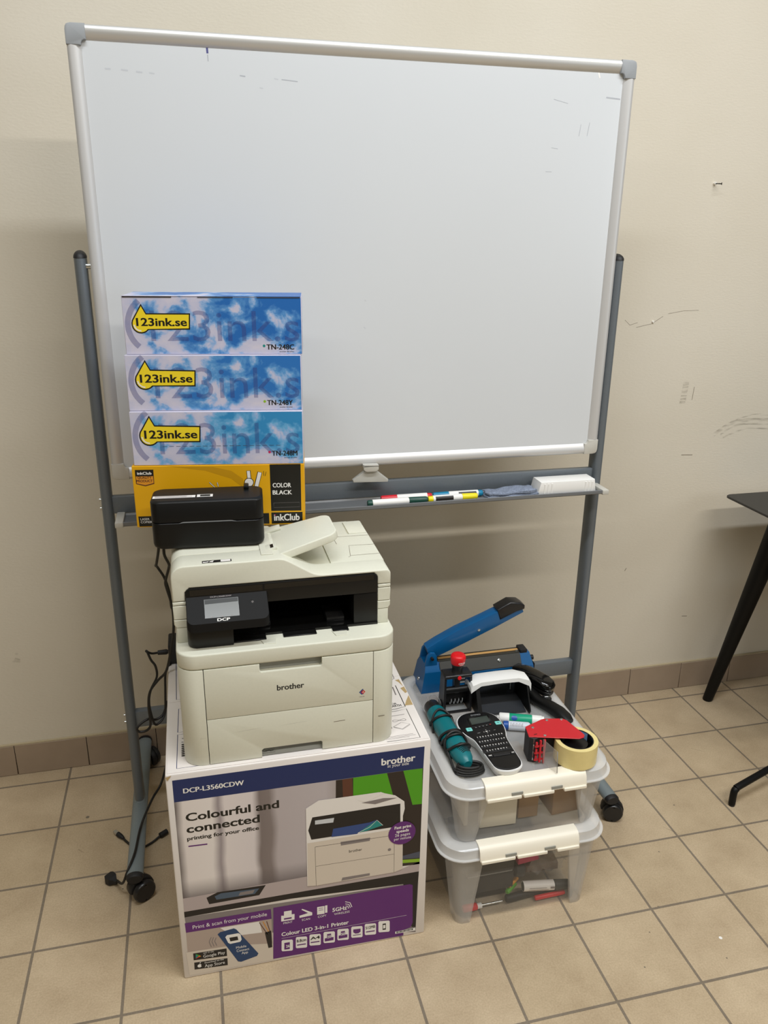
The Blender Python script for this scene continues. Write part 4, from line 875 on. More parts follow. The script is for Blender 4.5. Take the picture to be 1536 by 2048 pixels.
mb = MB(); fk = frame((0, 0, 0), (1, 0, 0), (0, 0, 1))
for i in range(18): put_line(mb, fk, 3, [(.06+.0133*i, .0395), (.069+.0133*i, .0395)], .0007, 'pslate')
mb.build('perforation', bm_, True, recalc=False)
by_ = carton('toner_carton', 'cloud-print toner carton with a yellow dot, middle of the three', (-.4990, -.5034, z0+.1102), -.15, .3411, .105, .1098, 'sky_mid', 'toner_side', TONER_Y_ART, tcg)
bc_ = carton('toner_carton', 'cloud-print toner carton with a blue dot, topmost of the stack', (-.4948, -.4970, z0+.2204), -.15, .3411, .105, .1098, 'sky_deep', 'toner_side', TONER_C_ART, tcg)
mb = MB(); mb.box(.001, .340, -.0008, .104, .1100, .1110, 'sky_deep', .0003, 1); mb.box(.002, .094, -.001, -.0002, .1082, .1099, 'pblack'); mb.box(.143, .210, -.001, -.0002, .1082, .1096, 'pslate'); mb.box(.256, .338, -.001, -.0002, .1082, .1096, 'pslate'); mb.build('top_flap', bc_, True)

# ================================================================ clear storage boxes
def bin_(label, x0, x1, y0, y1, zb, zr, zt, inset):
    """zr: underside of the lid rim, zt: top of the rim"""
    t = thing('storage_box', label, 'box', ((x0+x1)/2, (y0+y1)/2, zb), 0, 'clear stacking boxes')
    cxm = (x0+x1)/2; cym = (y0+y1)/2; ix, iy = inset
    def ring(e, f, z, r): return [V((a, b, z)) for a, b in rrect(x0+e, x1-e, y0+f, y1-f, r, 8)]
    # double walled tapered shell with floor
    mb = MB(); mb.loft([ring(ix+.0, iy, zb+.004, .03), ring(.028, .022, zr, .035)], 'clear_pp', False, True); 
    mb.loft([ring(ix+.0025, iy+.0025, zb+.0065, .028), ring(.0305, .0245, zr, .033)], 'clear_pp', False, True)
    mb.build('box_body', t, recalc=False)
    mb = MB(); mb.loft([ring(ix, iy, zb+.0005, .03), ring(ix, iy, zb+.004, .03)], 'clear_pp', True, True); mb.build('box_floor', t)
    for sx in (-1, 1):
        for sy in (-1, 1):
            mb = MB(); loops = []
            for k, (z, wx, wy) in enumerate(((zb, .034, .034), (zb+.006, .036, .036), (zr-.001, .078, .06))):
                f = (z-zb)/(zr-zb); ex = ix-.010+(.022-ix+.010)*f; ey = iy-.010+(.014-iy+.010)*f
                xo = cxm+sx*((x1-x0)/2-ex); yo = cym+sy*((y1-y0)/2-ey); r = min(.026, wx*.6)
                L = []
                for a in range(0, 91, 15):
                    c_, s_ = math.cos(math.radians(a)), math.sin(math.radians(a)); L.append(V((xo-sx*(r-r*c_), yo-sy*(r-r*s_), z)))
                L.append(V((xo-sx*wx, yo, z))); L.append(V((xo-sx*wx, yo-sy*.008, z)))
                for a in range(90, -1, -15):
                    c_, s_ = math.cos(math.radians(a)), math.sin(math.radians(a)); r2 = r-.006; L.append(V((xo-sx*(r-r2*c_)-0*sx, yo-sy*(r-r2*s_), z)))
                L.append(V((xo-sx*.008, yo-sy*wy, z))); L.append(V((xo, yo-sy*wy, z)))
                loops.append(L)
            mb.loft(loops, 'frost_pp', True, True); mb.build('corner_pillar', t)
    # lid: recessed plate, raised rounded rim, skirt with lip
    mb = MB(); mb.loft([ring(.038, .038, zt-.0085, .03), ring(.034, .034, zt-.0035, .034), ring(.028, .028, zt, .04), ring(.016, .016, zt-.0005, .05), ring(.008, .008, zt-.006, .055), ring(.005, .005, zr+.006, .058), ring(.004, .004, zr+.003, .058), ring(-.001, -.001, zr+.0025, .06), ring(-.001, -.001, zr, .06), ring(.006, .006, zr, .056), ring(.009, .009, zt-.008, .052), ring(.017, .017, zt-.003, .048), ring(.027, .027, zt-.0025, .04), ring(.038, .038, zt-.0105, .03)], 'rim_pp', False, True)
    ld = mb.build('lid', t, recalc=False)
    mb = MB(); mb.loft([ring(.0365, .0365, zt-.011, .03), ring(.0365, .0365, zt-.0087, .03)], 'lid_pp', True, True); mb.build('lid_plate', ld)
    # ivory snap latch over the front rim, and one at the back
    lw = .119
    for sy, yy in ((-1, y0), (1, y1)):
        mb = MB(); P = [(.032, zt-.002), (.031, zt+.0015), (.016, zt+.0022), (.006, zt-.001), (0, zt-.009), (-.004, zr+.004), (-.0045, zr-.001), (-.001, zr-.001), (.003, zr+.006), (.006, zt-.008), (.016, zt-.0), (.03, zt-.0012)]
        fq = (V((cxm-lw, yy, 0)), V((0, -sy, 0)), V((0, 0, 1)), V((1, 0, 0)))
        mb.prism(P, fq, 0, 2*lw, 'latch_white', .0, smooth=True); lt = mb.build('snap_latch', t)
        mb = MB()
        for a, b in ((-lw+.002, -lw+.082), (-.032+.0, .04), (.064, lw-.001)): mb.box(cxm+a, cxm+b, *(sorted((yy+sy*.0085, yy-sy*.002))), zr-.007, zr+.0005, 'latch_white', .0012, 1)
        mb.build('latch_hook', lt)
        mb = MB()
        for a in (-.046, .048): mb.box(cxm+a-.014, cxm+a+.012, *(sorted((yy+sy*.0055, yy+sy*.0035))), zr+.002, zr+.0085, 'printer_grey')
        mb.build('latch_window', lt)
    return t
bin_('large clear storage box standing on the floor beside the carton, lower of two', .090, .495, -.822, -.312, 0, .197, .225, (.052, .030))
bin_('flat clear storage box on the lower box, with tools lying on its lid', .102, .505, -.805, -.308, .2176, .347, .376, (.048, .032))
ZL = .3673
# contents of the lower box
def obox(name, label, cat, x0, x1, y0, y1, z0, z1, m, rz=0, bev=.002, group=None):
    c_ = V(((x0+x1)/2, (y0+y1)/2, z0)); M_ = Matrix.Translation(c_) @ Matrix.Rotation(rz, 4, 'Z') @ Matrix.Translation(-c_)
    mb = MB(); mb.box(x0, x1, y0, y1, z0, z1, m, bev, 2, M_); return tag(mb.build(name, None), label, cat, group)
t = thing('document_case', 'dark grey plastic case in the left half of the lower clear box', 'case', (.24, -.68, .005))
MB().box(.165, .285, -.768, -.62, .045, .094, 'rubber_black', .004).build('case_base', t); MB().box(.165, .285, -.767, -.62, .0965, .150, 'rubber_black', .004).build('case_lid', t); MB().box(.17, .281, -.766, -.62, .0935, .097, 'label_grey').build('case_seam', t)
MB().box(.17, .28, -.74, -.63, .0047, .045, 'rubber_black').build('case_foot', t)
obox('red_folder', 'red folder behind the dark case in the lower clear box', 'folder', .290, .345, -.765, -.70, .1085, .134, 'pmagenta', .10)
def barrel(name, label, cat, p0, p1, r, m, capm=None, capf=.35, lab=None, group=None):
    p0 = V(p0); p1 = V(p1); d = (p1-p0); L = d.length; d.normalize(); t = thing(name, label, cat, (p0+p1)/2-V((0, 0, r)), 0, group)
    MB().lathe([(0, r*.85), (.002, r), (L*(1-capf), r), (L*(1-capf)+.0004, r*.9)], p0, d, m, 20).build('barrel', t)
    if capm: MB().lathe([(L*(1-capf), r*.95), (L*(1-capf)+.001, r*1.05), (L-.003, r*1.0), (L, r*.8)], p0, d, capm, 20).build('cap', t)
    return t
barrel('can', 'short black can beside the dark case in the lower clear box', 'can', (.2885, -.756, .0885), (.322, -.757, .0865), .0185, 'rubber_black')
t = barrel('permanent_marker', 'thick black marker with a white label lying at the front of the lower clear box', 'marker', (.309, -.768, .0425), (.424, -.779, .0355), .0115, 'dark_grey', 'dark_grey', .32)
mb = MB(); mb.lathe([(.0, .0118), (.076, .0118)], (.3095, -.768, .0425), (.115, -.011, -.007), 'pwhite', 24, False); mb.build('white_label', t, recalc=False)
mb = MB(); fm = frame((.3095, -.7800, .0425), (.115, -.011, -.007), (0, 0, 1)); put_line(mb, fm, 1, [(.012, .003), (.055, .003)], .0015, 'pgrey'); put_line(mb, fm, 1, [(.010, -.002), (.06, -.002)], .0008, 'pbrown'); put_poly(mb, fm, 1, [(.064, 0), (.075, 0), (.075, .006), (.064, .006)], 'pgrey'); mb.build('label_print', t, recalc=False)
t = barrel('permanent_marker', 'black marker under the white-labelled one in the lower clear box', 'marker', (.268, -.770, .0155), (.424, -.756, .0155), .0095, 'rubber_black', 'rubber_black', .35)
barrel('permanent_marker', 'red marker lying lowest at the right of the lower clear box', 'marker', (.338, -.779, .0110), (.415, -.777, .0110), .0058, 'red', 'red', .4)
barrel('pencil', 'green pencil with a pale tip among the markers in the lower clear box', 'pencil', (.270, -.768, .033), (.313, -.738, .036), .0058, 'pgreen')
barrel('pencil', 'orange pencil above the green one in the lower clear box', 'pencil', (.275, -.764, .0475), (.318, -.736, .049), .0055, 'porange')
t = thing('screwdriver', 'red-handled screwdriver on the floor of the lower clear box', 'screwdriver', (.19, -.775, .0045))
MB().lathe([(0, .007), (.003, .009), (.034, .0085), (.036, .007)], (.158, -.774, .0135), (1, .02, 0), 'red', 16).build('handle', t); MB().cyl((.194, -.7735, .0135), (.205, -.773, .0135), .0065, 'plastic_white', 16).build('collar', t); MB().cyl((.205, -.773, .0135), (.258, -.772, .0135), .0026, 'steel', 10).build('shaft', t)
mb = MB(); rr = random.Random(3); n_ = 9
vs = [V((.327+.092*i/n_, -.752+.006*math.sin(2.1*i+j)-.010*j/6, .060+.060*j/6+.006*math.sin(1.7*i+2*j))) for i in range(n_+1) for j in range(7)]
F = [(i*7+j, (i+1)*7+j, (i+1)*7+j+1, i*7+j+1) for i in range(n_) for j in range(6)]
vb = [p+V((0, .04, 0)) for p in vs]; N_ = len(vs)
mb.add(vs+vb, F+[tuple(N_+k for k in f[::-1]) for f in F]+[(i*7+6, (i+1)*7+6, N_+(i+1)*7+6, N_+i*7+6) for i in range(n_)], 'bag', True); tag(mb.build('plastic_bag', None, recalc=False), 'crumpled clear plastic bag in the lower clear box', 'bag')
obox('brown_block', 'brown plastic block inside the clear bag in the lower clear box', 'block', .327, .41, -.745, -.705, .0545, .0745, 'brown_plastic', -.06)
# contents of the upper box
obox('paper_pad', 'cream paper pad standing at the left front of the upper clear box', 'paper', .196, .283, -.757, -.742, .2235, .335, 'paper', -.04, .0015)
obox('cardboard_box', 'brown cardboard box at the right front of the upper clear box', 'box', .372, .445, -.750, -.65, .2235, .335, 'kraft', .06, .0015)
obox('cardboard_box', 'brown cardboard box in the middle of the upper clear box', 'box', .296, .344, -.745, -.60, .2235, .33, 'kraft', -.03, .0015)
obox('paper_pad', 'pale card pad at the left wall of the upper clear box', 'paper', .163, .172, -.74, -.56, .2235, .325, 'paper', 0, .001)

# ================================================================ tools on the lid of the upper box
# impulse heat sealer
hs = thing('heat_sealer', 'blue impulse bag sealer with raised arm at the back of the upper clear box', 'sealer', (.315, -.362, ZL))
rect = lambda x0, x1, y0, y1, z: [V((x0, y0, z)), V((x1, y0, z)), V((x1, y1, z)), V((x0, y1, z))]
mb = MB(); mb.loft([rect(.158, .474, -.403, -.322, ZL), rect(.159, .474, -.402, -.323, ZL+.006), rect(.166, .470, -.397, -.327, ZL+.042), rect(.176, .464, -.378, -.347, ZL+.072)], 'sealer_blue'); mb.build('body', hs)
mb = MB(); mb.loft([rect(.1535, .213, -.406, -.320, ZL), rect(.155, .212, -.405, -.321, ZL+.005), rect(.164, .207, -.399, -.326, ZL+.056), rect(.168, .200, -.388, -.336, ZL+.074)], 'sealer_blue')
for y in (-.388, -.341): mb.prism([(.166, ZL+.070), (.200, ZL+.070), (.198, ZL+.098), (.192, ZL+.107), (.180, ZL+.109), (.172, ZL+.100)], (V((0, y+.006, 0)), V((1, 0, 0)), V((0, 0, 1)), V((0, -1, 0))), 0, .008, 'sealer_blue', .0015, 2)
mb.build('pivot_housing', hs)
MB().cyl((.184, -.399, ZL+.094), (.184, -.329, ZL+.094), .004, 'pblack', 14).build('pivot_pin', hs)
fpl = frame((.208, -.3965, ZL+.0445), (1, 0, 0), (0, .0185, .0285))
mb = MB(); mb.prism(rrect(0, .228, 0, .034, .004, 4), fpl, .0005, .0022, 'sealer_plate', .0006, 1); mb.build('front_plate', hs, label='dark grey front plate')
mb = MB(); mb.lathe([(0, .0045), (.0015, .0045), (.0022, .003)], fpl[0]+fpl[1]*.166+fpl[2]*.02+fpl[3]*.0022, fpl[3], 'steel', 16); mb.build('screw', hs)
mb = MB(); mb.box(.206, .437, -.377, -.348, ZL+.0715, ZL+.0735, 'sealer_plate'); mb.box(.209, .436, -.366, -.358, ZL+.0735, ZL+.0765, 'brass_strip', .0008, 1); mb.build('sealing_strip', hs, label='tan sealing strip')
MB().box(.437, .4575, -.379, -.348, ZL+.0705, ZL+.0815, 'rubber_black', .002).build('strip_clamp', hs); MB().box(.428, .446, -.369, -.361, ZL+.073, ZL+.076, 'steel').build('strip_end', hs)
MB().cyl((.470, -.362, ZL+.045), (.483, -.362, ZL+.045), .007, 'rubber_black', 16).build('timer_knob', hs)
MB().box(.4725, .4757, -.395, -.33, ZL+.002, ZL+.045, 'rubber_black', .002).build('end_plate', hs)
mb = MB(); fnp = frame((.245, -.4008, ZL+.016), (1, 0, 0), (0, .0048, .036)); mb.prism(rrect(0, .135, 0, .017, .001, 2), fnp, .0003, .0009, 'label_grey'); put_line(mb, (fnp[0]+fnp[3]*.0009, *fnp[1:]), 1, [(.05, .009), (.115, .009)], .006, 'dark_grey'); put_line(mb, (fnp[0]+fnp[3]*.0009, *fnp[1:]), 1, [(.004, .008), (.03, .008)], .006, 'dark_grey'); mb.build('name_plate', hs, recalc=False)
mb = MB(); mb.lathe([(0, .005), (.002, .0048), (.003, .003)], (.1555, -.372, ZL+.027), (-1, 0, .18), 'steel', 14); mb.build('side_bolt', hs)
fa = (V((0, -.362, 0)), V((1, 0, 0)), V((0, 0, 1)), V((0, -1, 0)))
mb = MB(); P = [(.176, .470), (.173, .484), (.20, .500), (.255, .5275), (.33, .5575), (.396, .585), (.432, .580), (.438, .562), (.36, .525), (.28, .4895), (.205, .458), (.184, .456)]
mb.prism(P, fa, -.014, .0175, 'sealer_blue', .002, 2); ar = mb.build('arm', hs)
mb = MB(); mb.prism([(.366, .5285), (.436, .5615), (.433, .5585), (.28, .487), (.21, .457), (.212, .4605)], fa, -.004, .006, 'label_grey'); mb.build('pressing_bar', ar)
mb = MB(); mb.prism([(.362, .577), (.398, .5955), (.425, .5925), (.4395, .582), (.4395, .572), (.418, .567), (.372, .547)], fa, -.017, .0205, 'satin_black', .004, 3); mb.build('arm_grip', ar, label='black grip')
for x, z in ((.3145, .523),):
    mb = MB(); mb.lathe([(0, .0042), (.0015, .004), (.002, .0025)], (x, -.3795, z), (0, -1, 0), 'steel', 14); mb.build('arm_screw', ar)

# self-inking date stamp
ds = thing('date_stamp', 'black self-inking date stamp with a round red knob, in front of the blue sealer', 'stamp', (.219, -.487, ZL))
mb = MB()
for s in (-1, 1):
    xb = .2185+s*.034; xt = .2195+s*.033; fy = (V((0, 0, 0)), V((0, 1, 0)), V((0, 0, 1)), V((1, 0, 0)))
    a = min(xb, xb-s*.006); mb.loft([[V((x, y, z)) for x, y in ((xx-.0028, y0_), (xx+.0028, y0_), (xx+.0028, y1_), (xx-.0028, y1_))] for z, xx, y0_, y1_ in ((ZL, xb, -.509, -.465), (ZL+.02, xb, -.509, -.465), (ZL+.05, xb*.5+xt*.5, -.505, -.467), (ZL+.098, xt, -.503, -.469))], 'satin_black')
mb.build('side_frame', ds)
MB().box(.183, .256, -.506, -.466, ZL+.096, ZL+.106, 'satin_black', .004, 3).build('top_bridge', ds)
mb = MB(); mb.box(.1855, .2515, -.509, -.503, ZL, ZL+.0055, 'satin_black', .001); mb.box(.1855, .2515, -.471, -.465, ZL, ZL+.03, 'satin_black', .001); mb.box(.192, .246, -.502, -.473, ZL+.001, ZL+.004, 'label_grey'); mb.build('base_frame', ds)
MB().cyl((.188, -.494, ZL+.060), (.250, -.494, ZL+.060), .0085, 'matt_black', 20).build('ink_roller', ds)
mb = MB(); mb.box(.190, .248, -.490, -.470, ZL+.022, ZL+.054, 'matt_black', .002); mb.build('die_plate', ds)
for i in range(4):
    x = .2055+.0098*i
    mb = MB(); mb.tube([(x+.0045*math.cos(a)*.35, -.4905-.004*math.sin(a), ZL+.0235+.007*math.cos(a)) for a in [2*math.pi*k/16 for k in range(16)]], .0011, 'label_grey', 6, close=True); mb.build('date_wheel', ds)
mb = MB(); mb.box(.2125, .2265, -.498, -.476, ZL+.050, ZL+.1, 'satin_black', .002); mb.build('plunger', ds)
mb = MB(); mb.lathe([(0, .0145), (.006, .0125), (.014, .0135), (.024, .0165), (.027, .0165)], (.2205, -.487, ZL+.104), (.03, 0, 1), 'satin_black', 24); hd = mb.build('handle', ds)
mb = MB(); mb.lathe([(0, .0168), (.003, .0178), (.016, .0192), (.021, .0185), (.024, .016), (.0252, .011)], (.2212, -.487, ZL+.130), (.03, 0, 1), 'bright_red', 28); mb.build('knob', hd, label='bright red knob')
mb = MB(); fkn = frame((.2235, -.5066, ZL+.137), (.98, .12, 0), (0, -.05, 1)); put_text(mb, fkn, 3, 'COLOP', -.0075, .0095, .0, .0042, 'white', True); put_line(mb, fkn, 3, [(-.004, -.003), (.006, -.003)], .001, 'white'); mb.build('knob_lettering', hd, recalc=False)
mb = MB(); mb.lathe([(0, .0052), (.0012, .005), (.0016, .003)], (.221, -.5062, ZL+.0985), (0, -1, .15), 'bright_red', 16); mb.build('lock_button', ds)
MB().box(.1785, .1835, -.500, -.480, ZL, ZL+.028, 'satin_black', .002).build('side_catch', ds)

# hole punch
hp = thing('hole_punch', 'black two-hole punch with a white lever, between the stamp and the stapler', 'hole punch', (.33, -.47, ZL))
mb = MB(); mb.loft([[V((x, y, z)) for x, y in ((.268, -.535), (.388, -.545), (.402, -.425), (.276, -.415))] for z in (ZL, ZL+.006)], 'punch_grey'); mb.build('base_tray', hp)
mb = MB(); mb.loft([[V((.276, -.445, z)), V((.402, -.455, z)), V((.403, -.425, z)), V((.277, -.415, z))] for z in (ZL+.006, ZL+.034)], 'punch_grey'); mb.build('punch_block', hp)
for xa, xb_, dy in ((.262, .268, .0), (.3935, .3925, -.012)):
    mb = MB(); mb.loft([[V((xa, y+dy, z)) for y, z in ((-.505, ZL+.084), (-.485, ZL+.084), (-.42, ZL+.004), (-.54, ZL+.001), (-.545, ZL+.010))], [V((xb_+.004, y+dy, z)) for y, z in ((-.505, ZL+.084), (-.485, ZL+.084), (-.42, ZL+.004), (-.54, ZL+.001), (-.545, ZL+.010))]], 'matt_black'); mb.build('side_arm', hp)
mb = MB(); L0 = []
for x, yo, zt_, zb_ in ((.2475, .0, ZL+.076, ZL+.060), (.252, .0, ZL+.084, ZL+.064), (.275, .004, ZL+.089, ZL+.075), (.33, .004, ZL+.090, ZL+.077), (.375, .004, ZL+.089, ZL+.075), (.399, -.006, ZL+.085, ZL+.066), (.404, -.008, ZL+.077, ZL+.052)):
    L0.append([V((x, -.523+yo, zb_)), V((x, -.5215+yo, zt_-.004)), V((x, -.512+yo, zt_)), V((x, -.488+yo, zt_)), V((x, -.476+yo, zt_-.005)), V((x, -.474+yo, zb_)), V((x, -.50+yo, zt_-.010))])
mb.loft(L0, 'plastic_white', True, True); mb.build('lever', hp, label='white lever')
for x in (.285, .352, .378):
    mb = MB(); mb.tube([(x+.005*math.cos(a), -.462+.005*math.sin(a), ZL+.036+.0016*a) for a in [k*.5 for k in range(51)]][:38], .0012, 'label_grey' if x == .352 else 'satin_black', 6); mb.build('spring', hp)
MB().box(.268, .398, -.495, -.480, ZL+.064, ZL+.074, 'satin_black', .002).build('lever_bar', hp)
for x in (.285, .378): MB().cyl((x, -.462, ZL+.02), (x, -.462, ZL+.07), .003, 'steel', 12).build('punch_pin', hp)

# stapler
st = thing('stapler', 'black stapler standing against the right rim of the upper clear box', 'stapler', (.44, -.49, ZL))
def shell(path, m, name, par):
    mb = MB(); loops = []
    P = [V(p[:3]) for p in path]
    for i, p in enumerate(path):
        t = (P[min(i+1, len(P)-1)]-P[max(i-1, 0)]); t.normalize(); sd = t.cross(V((0, 0, 1))).normalized(); u_ = sd.cross(t).normalized()
        loops.append([P[i]+sd*p[3]*math.copysign(abs(math.cos(a))**.7, math.cos(a))+u_*p[4]*math.copysign(abs(math.sin(a))**.7, math.sin(a)) for a in [2*math.pi*k/20 for k in range(20)]])
    mb.loft(loops, m, True, True); return mb.build(name, par)
hd = shell([(.412, -.405, ZL+.047, .008, .006), (.414, -.412, ZL+.048, .017, .012), (.428, -.437, ZL+.050, .021, .015), (.445, -.466, ZL+.0475, .0225, .0165), (.458, -.488, ZL+.0435, .0235, .0165), (.466, -.503, ZL+.040, .022, .0145), (.471, -.511, ZL+.037, .016, .010), (.473, -.514, ZL+.036, .007, .005)], 'printer_gloss', 'head', st)
shell([(.410, -.410, ZL+.026, .012, .010), (.418, -.425, ZL+.028, .016, .012), (.445, -.475, ZL+.027, .017, .011), (.466, -.508, ZL+.024, .017, .009), (.469, -.513, ZL+.023, .012, .006)], 'matt_black', 'magazine', st)
shell([(.404, -.425, ZL+.018, .009, .012), (.409, -.450, ZL+.0205, .012, .018), (.420, -.495, ZL+.018, .0135, .0165), (.432, -.525, ZL+.0145, .0135, .0125), (.448, -.556, ZL+.0155, .0155, .0135), (.458, -.585, ZL+.0165, .0165, .0145), (.465, -.610, ZL+.0145, .016, .0125), (.469, -.624, ZL+.0125, .011, .008)], 'matt_black', 'handle', st)
mb = MB(); mb.box(.436, .462, -.535, -.518, ZL+.012, ZL+.0255, 'satin_black', .002); mb.box(.444, .460, -.530, -.520, ZL+.0255, ZL+.0285, 'steel', .0008, 1); mb.build('anvil', st); MB().cyl((.459, -.512, ZL+.012), (.461, -.511, ZL+.027), .0045, 'steel', 14).build('staple_post', st)

# glue stick, second tube
gs = thing('glue_stick', 'white and green glue stick behind the red tape dispenser', 'glue', (.36, -.585, ZL))
a = V((.3065, -.5675, ZL+.0128)); b = V((.4085, -.6055, ZL+.0128)); d = (b-a).normalized(); L = (b-a).length
MB().lathe([(-.004, .0045), (-.0005, .005), (0, .0105), (.002, .0122), (.024, .0124), (.0245, .0118)], a, d, 'plastic_white', 24).build('cap', gs)
MB().lathe([(.0245, .0118), (.025, .0122), (.079, .0122), (.0795, .0115)], a, d, 'green_label', 24).build('barrel', gs); MB().lathe([(.0795, .0115), (.08, .0122), (L-.006, .0120), (L-.005, .0105), (L, .0102)], a, d, 'plastic_white', 24).build('base_knob', gs)
mb = MB(); fg = frame(a+d*.042+V((-.35, -.94, .0)).normalized()*.0, d, (0, 0, 1))
nrm = V((d.y, -d.x, 0)); nrm = nrm if nrm.y < 0 else -nrm; nn = (nrm+V((0, 0, .8))).normalized(); vv = nn.cross(d).normalized()
vv = vv if vv.z > 0 else -vv
for k in range(6):
    w0 = -.0062+.0124*k/6; w1 = -.0062+.0124*(k+1)/6; hw = lambda q: .0075*math.sqrt(max(0, 1-(q/.0064)**2)); pt = lambda u, q: a+d*(.0365+u)+nn*math.sqrt(.01242**2-q*q)+vv*q
    mb.add([pt(-hw(w0), w0), pt(hw(w0), w0), pt(hw(w1), w1), pt(-hw(w1), w1)], [(0, 1, 2, 3)], 'blue_label')
mb.build('round_label', gs, recalc=False)
ct2 = thing('correction_tube', 'blue-capped tube with a pale label under the edge of the red dispenser', 'tube', (.335, -.615, ZL))
a2 = V((.305, -.5985, ZL+.0115)); d2 = V((.08, -.029, 0)).normalized()
MB().lathe([(0, .009), (.001, .0105), (.012, .0108), (.0125, .0095)], a2, d2, 'plastic_blue' if 0 else 'blue_label', 20).build('cap', ct2); MB().lathe([(.0125, .0095), (.013, .0112), (.060, .0112), (.064, .009), (.066, .005)], a2, d2, 'pale_label', 20).build('barrel', ct2)
n2 = V((d2.y, -d2.x, 0)); n2 = n2 if n2.y < 0 else -n2; mb = MB(); n2 = (n2+V((0, 0, 1.2))).normalized(); v2 = n2.cross(d2); v2 = v2 if v2.z > 0 else -v2
fl2 = (a2+n2*.0116, d2, v2, n2)
for i in range(9): put_line(mb, fl2, 0, [(.018+.0035*i, -.004), (.018+.0035*i, .004-.002*(i % 2))], .0012, 'pgrey')
mb.build('label_print', ct2, recalc=False)

# handheld label maker
lm = thing('label_maker', 'handheld black and white label maker with keyboard, at the front of the upper clear box', 'label maker', (.245, -.66, ZL))
OUT = smooth_path([V((x, y, 0)) for x, y in [(.2480, -.549), (.2240, -.5505), (.2070, -.557), (.1935, -.572), (.1880, -.590), (.1880, -.610), (.1915, -.628), (.1995, -.645), (.2075, -.662), (.2115, -.70), (.2165, -.752), (.2195, -.766), (.227, -.775), (.2455, -.7815), (.2655, -.7795), (.279, -.7725), (.2855, -.762), (.2870, -.748), (.2870, -.70), (.2885, -.665), (.2945, -.645), (.2985, -.628), (.2995, -.610), (.2985, -.590), (.2935, -.573), (.2830, -.560), (.2680, -.552), (.2480, -.549)]], 4)[:-1]
cen = V((.2455, -.665, 0))
def ol(e, z): return [V((cen.x+(p.x-cen.x)*(1-e/.05), cen.y+(p.y-cen.y)*(1-e/.11), z)) for p in OUT]
mb = MB(); mb.loft([ol(.010, ZL+.0005), ol(.006, ZL+.004), ol(.002, ZL+.015), ol(0, ZL+.022), ol(.0012, ZL+.0245), ol(.003, ZL+.0248)], 'maker_white', True, True); mb.build('base_shell', lm)
mb = MB(); mb.loft([ol(.0028, ZL+.0245), ol(.0034, ZL+.0262), ol(.006, ZL+.0268)], 'maker_black', True, True); fcv = mb.build('face_plate', lm)
ZF = ZL+.0268; fm_ = lambda du=0: (V((0, 0, ZF)), V((1, -.0, 0)), V((0, 1, 0)), V((0, 0, 1)))
fmk = fm_()
mb = MB(); mb.prism([(.2175, -.6075), (.2735, -.6005), (.2745, -.5715), (.2195, -.5765)], fmk, 0, .0009, 'printer_gloss'); put_poly(mb, (fmk[0]+V((0, 0, .0009)), *fmk[1:]), 1, [(.2225, -.6035), (.270, -.5985), (.271, -.5745), (.224, -.5785)], 'lcd'); mb.build('screen', lm)
mb = MB(); put_text(mb, fmk, 1, 'DYMO', .2335, .2575, -.5675, .0052, 'label_grey', True); mb.build('brand_lettering', lm, recalc=False)
for x, y in ((.2095, -.6205), (.2865, -.6095)):
    mb = MB(); mb.prism(rrect(x-.0072, x+.0072, y-.0065, y+.0065, .002, 3), fmk, 0, .0022, 'mint', .0008, 1); put_disc(mb, (V((0, 0, ZF+.0022)), *fmk[1:]), 1, (x, y), .0024, 'dark_grey', 14); put_disc(mb, (V((0, 0, ZF+.0022)), *fmk[1:]), 2, (x, y), .0015, 'mint', 14); mb.build('mint_button', lm)
rows = [('1234567890', -.655), ('QWERTYUIOP', -.6725), ('ASDFGHJKL-', -.690), ('ZXCVBNM.', -.7075)]
for ri, (ks, y) in enumerate(rows):
    x0 = .2175-.0008*ri; pit = .0068
    mb = MB(); mb.box(x0-.003, x0+pit*10-.003, y-.0055, y+.0055, ZF, ZF+.0006, 'key_black', .0004, 1); mb.build('key_row', lm)
    for i, ch in enumerate(ks):
        x = x0+pit*(i+(1 if ri == 3 else 0)); mb = MB(); yy = y+.0009*i*.25
        mb.prism(rrect(x-.0027, x+.0029, yy-.0045, yy+.0045, .0012, 3), fmk, .0005, .0018, 'key_black', .0005, 1); put_text(mb, (V((0, 0, ZF+.0018)), *fmk[1:]), 1, ch, x-.0013, x+.0015, yy-.0019, .0038, 'white', True) if ch not in '-.I1' else put_line(mb, (V((0, 0, ZF+.0018)), *fmk[1:]), 1, [(x, yy-.0018), (x, yy+.0018)], .0011, 'white'); mb.build('key', lm)
mb = MB(); mb.prism(rrect(.2295, .271, -.7295, -.7205, .002, 3), fmk, 0, .0016, 'key_black', .0005, 1); mb.build('space_key', lm)
for x0_, x1_ in ((.2165, .2285), (.272, .2825)): 
    mb = MB(); mb.prism(rrect(x0_, x1_, -.7295, -.7205, .002, 3), fmk, 0, .0016, 'key_black', .0005, 1); put_line(mb, (V((0, 0, ZF+.0016)), *fmk[1:]), 1, [(x0_+.0025, -.725), (x1_-.002, -.725)], .0022, 'white'); mb.build('wide_key', lm)
for i in range(5):
    x = .228+.0095*i; mb = MB(); mb.prism(rrect(x-.0035, x+.0035, -.6195+.0012*i, -.6125+.0012*i, .001, 3), fmk, 0, .001, 'key_black'); put_line(mb, (V((0, 0, ZF+.001)), *fmk[1:]), 1, [(x-.0015, -.616+.0012*i), (x+.0015, -.616+.0012*i)], .002, 'label_grey' if i < 4 else 'red'); mb.build('function_key', lm)
mb = MB()
for x, y in ((.248, -.629), (.241, -.636), (.255, -.6345), (.248, -.641)): put_disc(mb, fmk, 2, (x, y), .0009, 'white', 8)
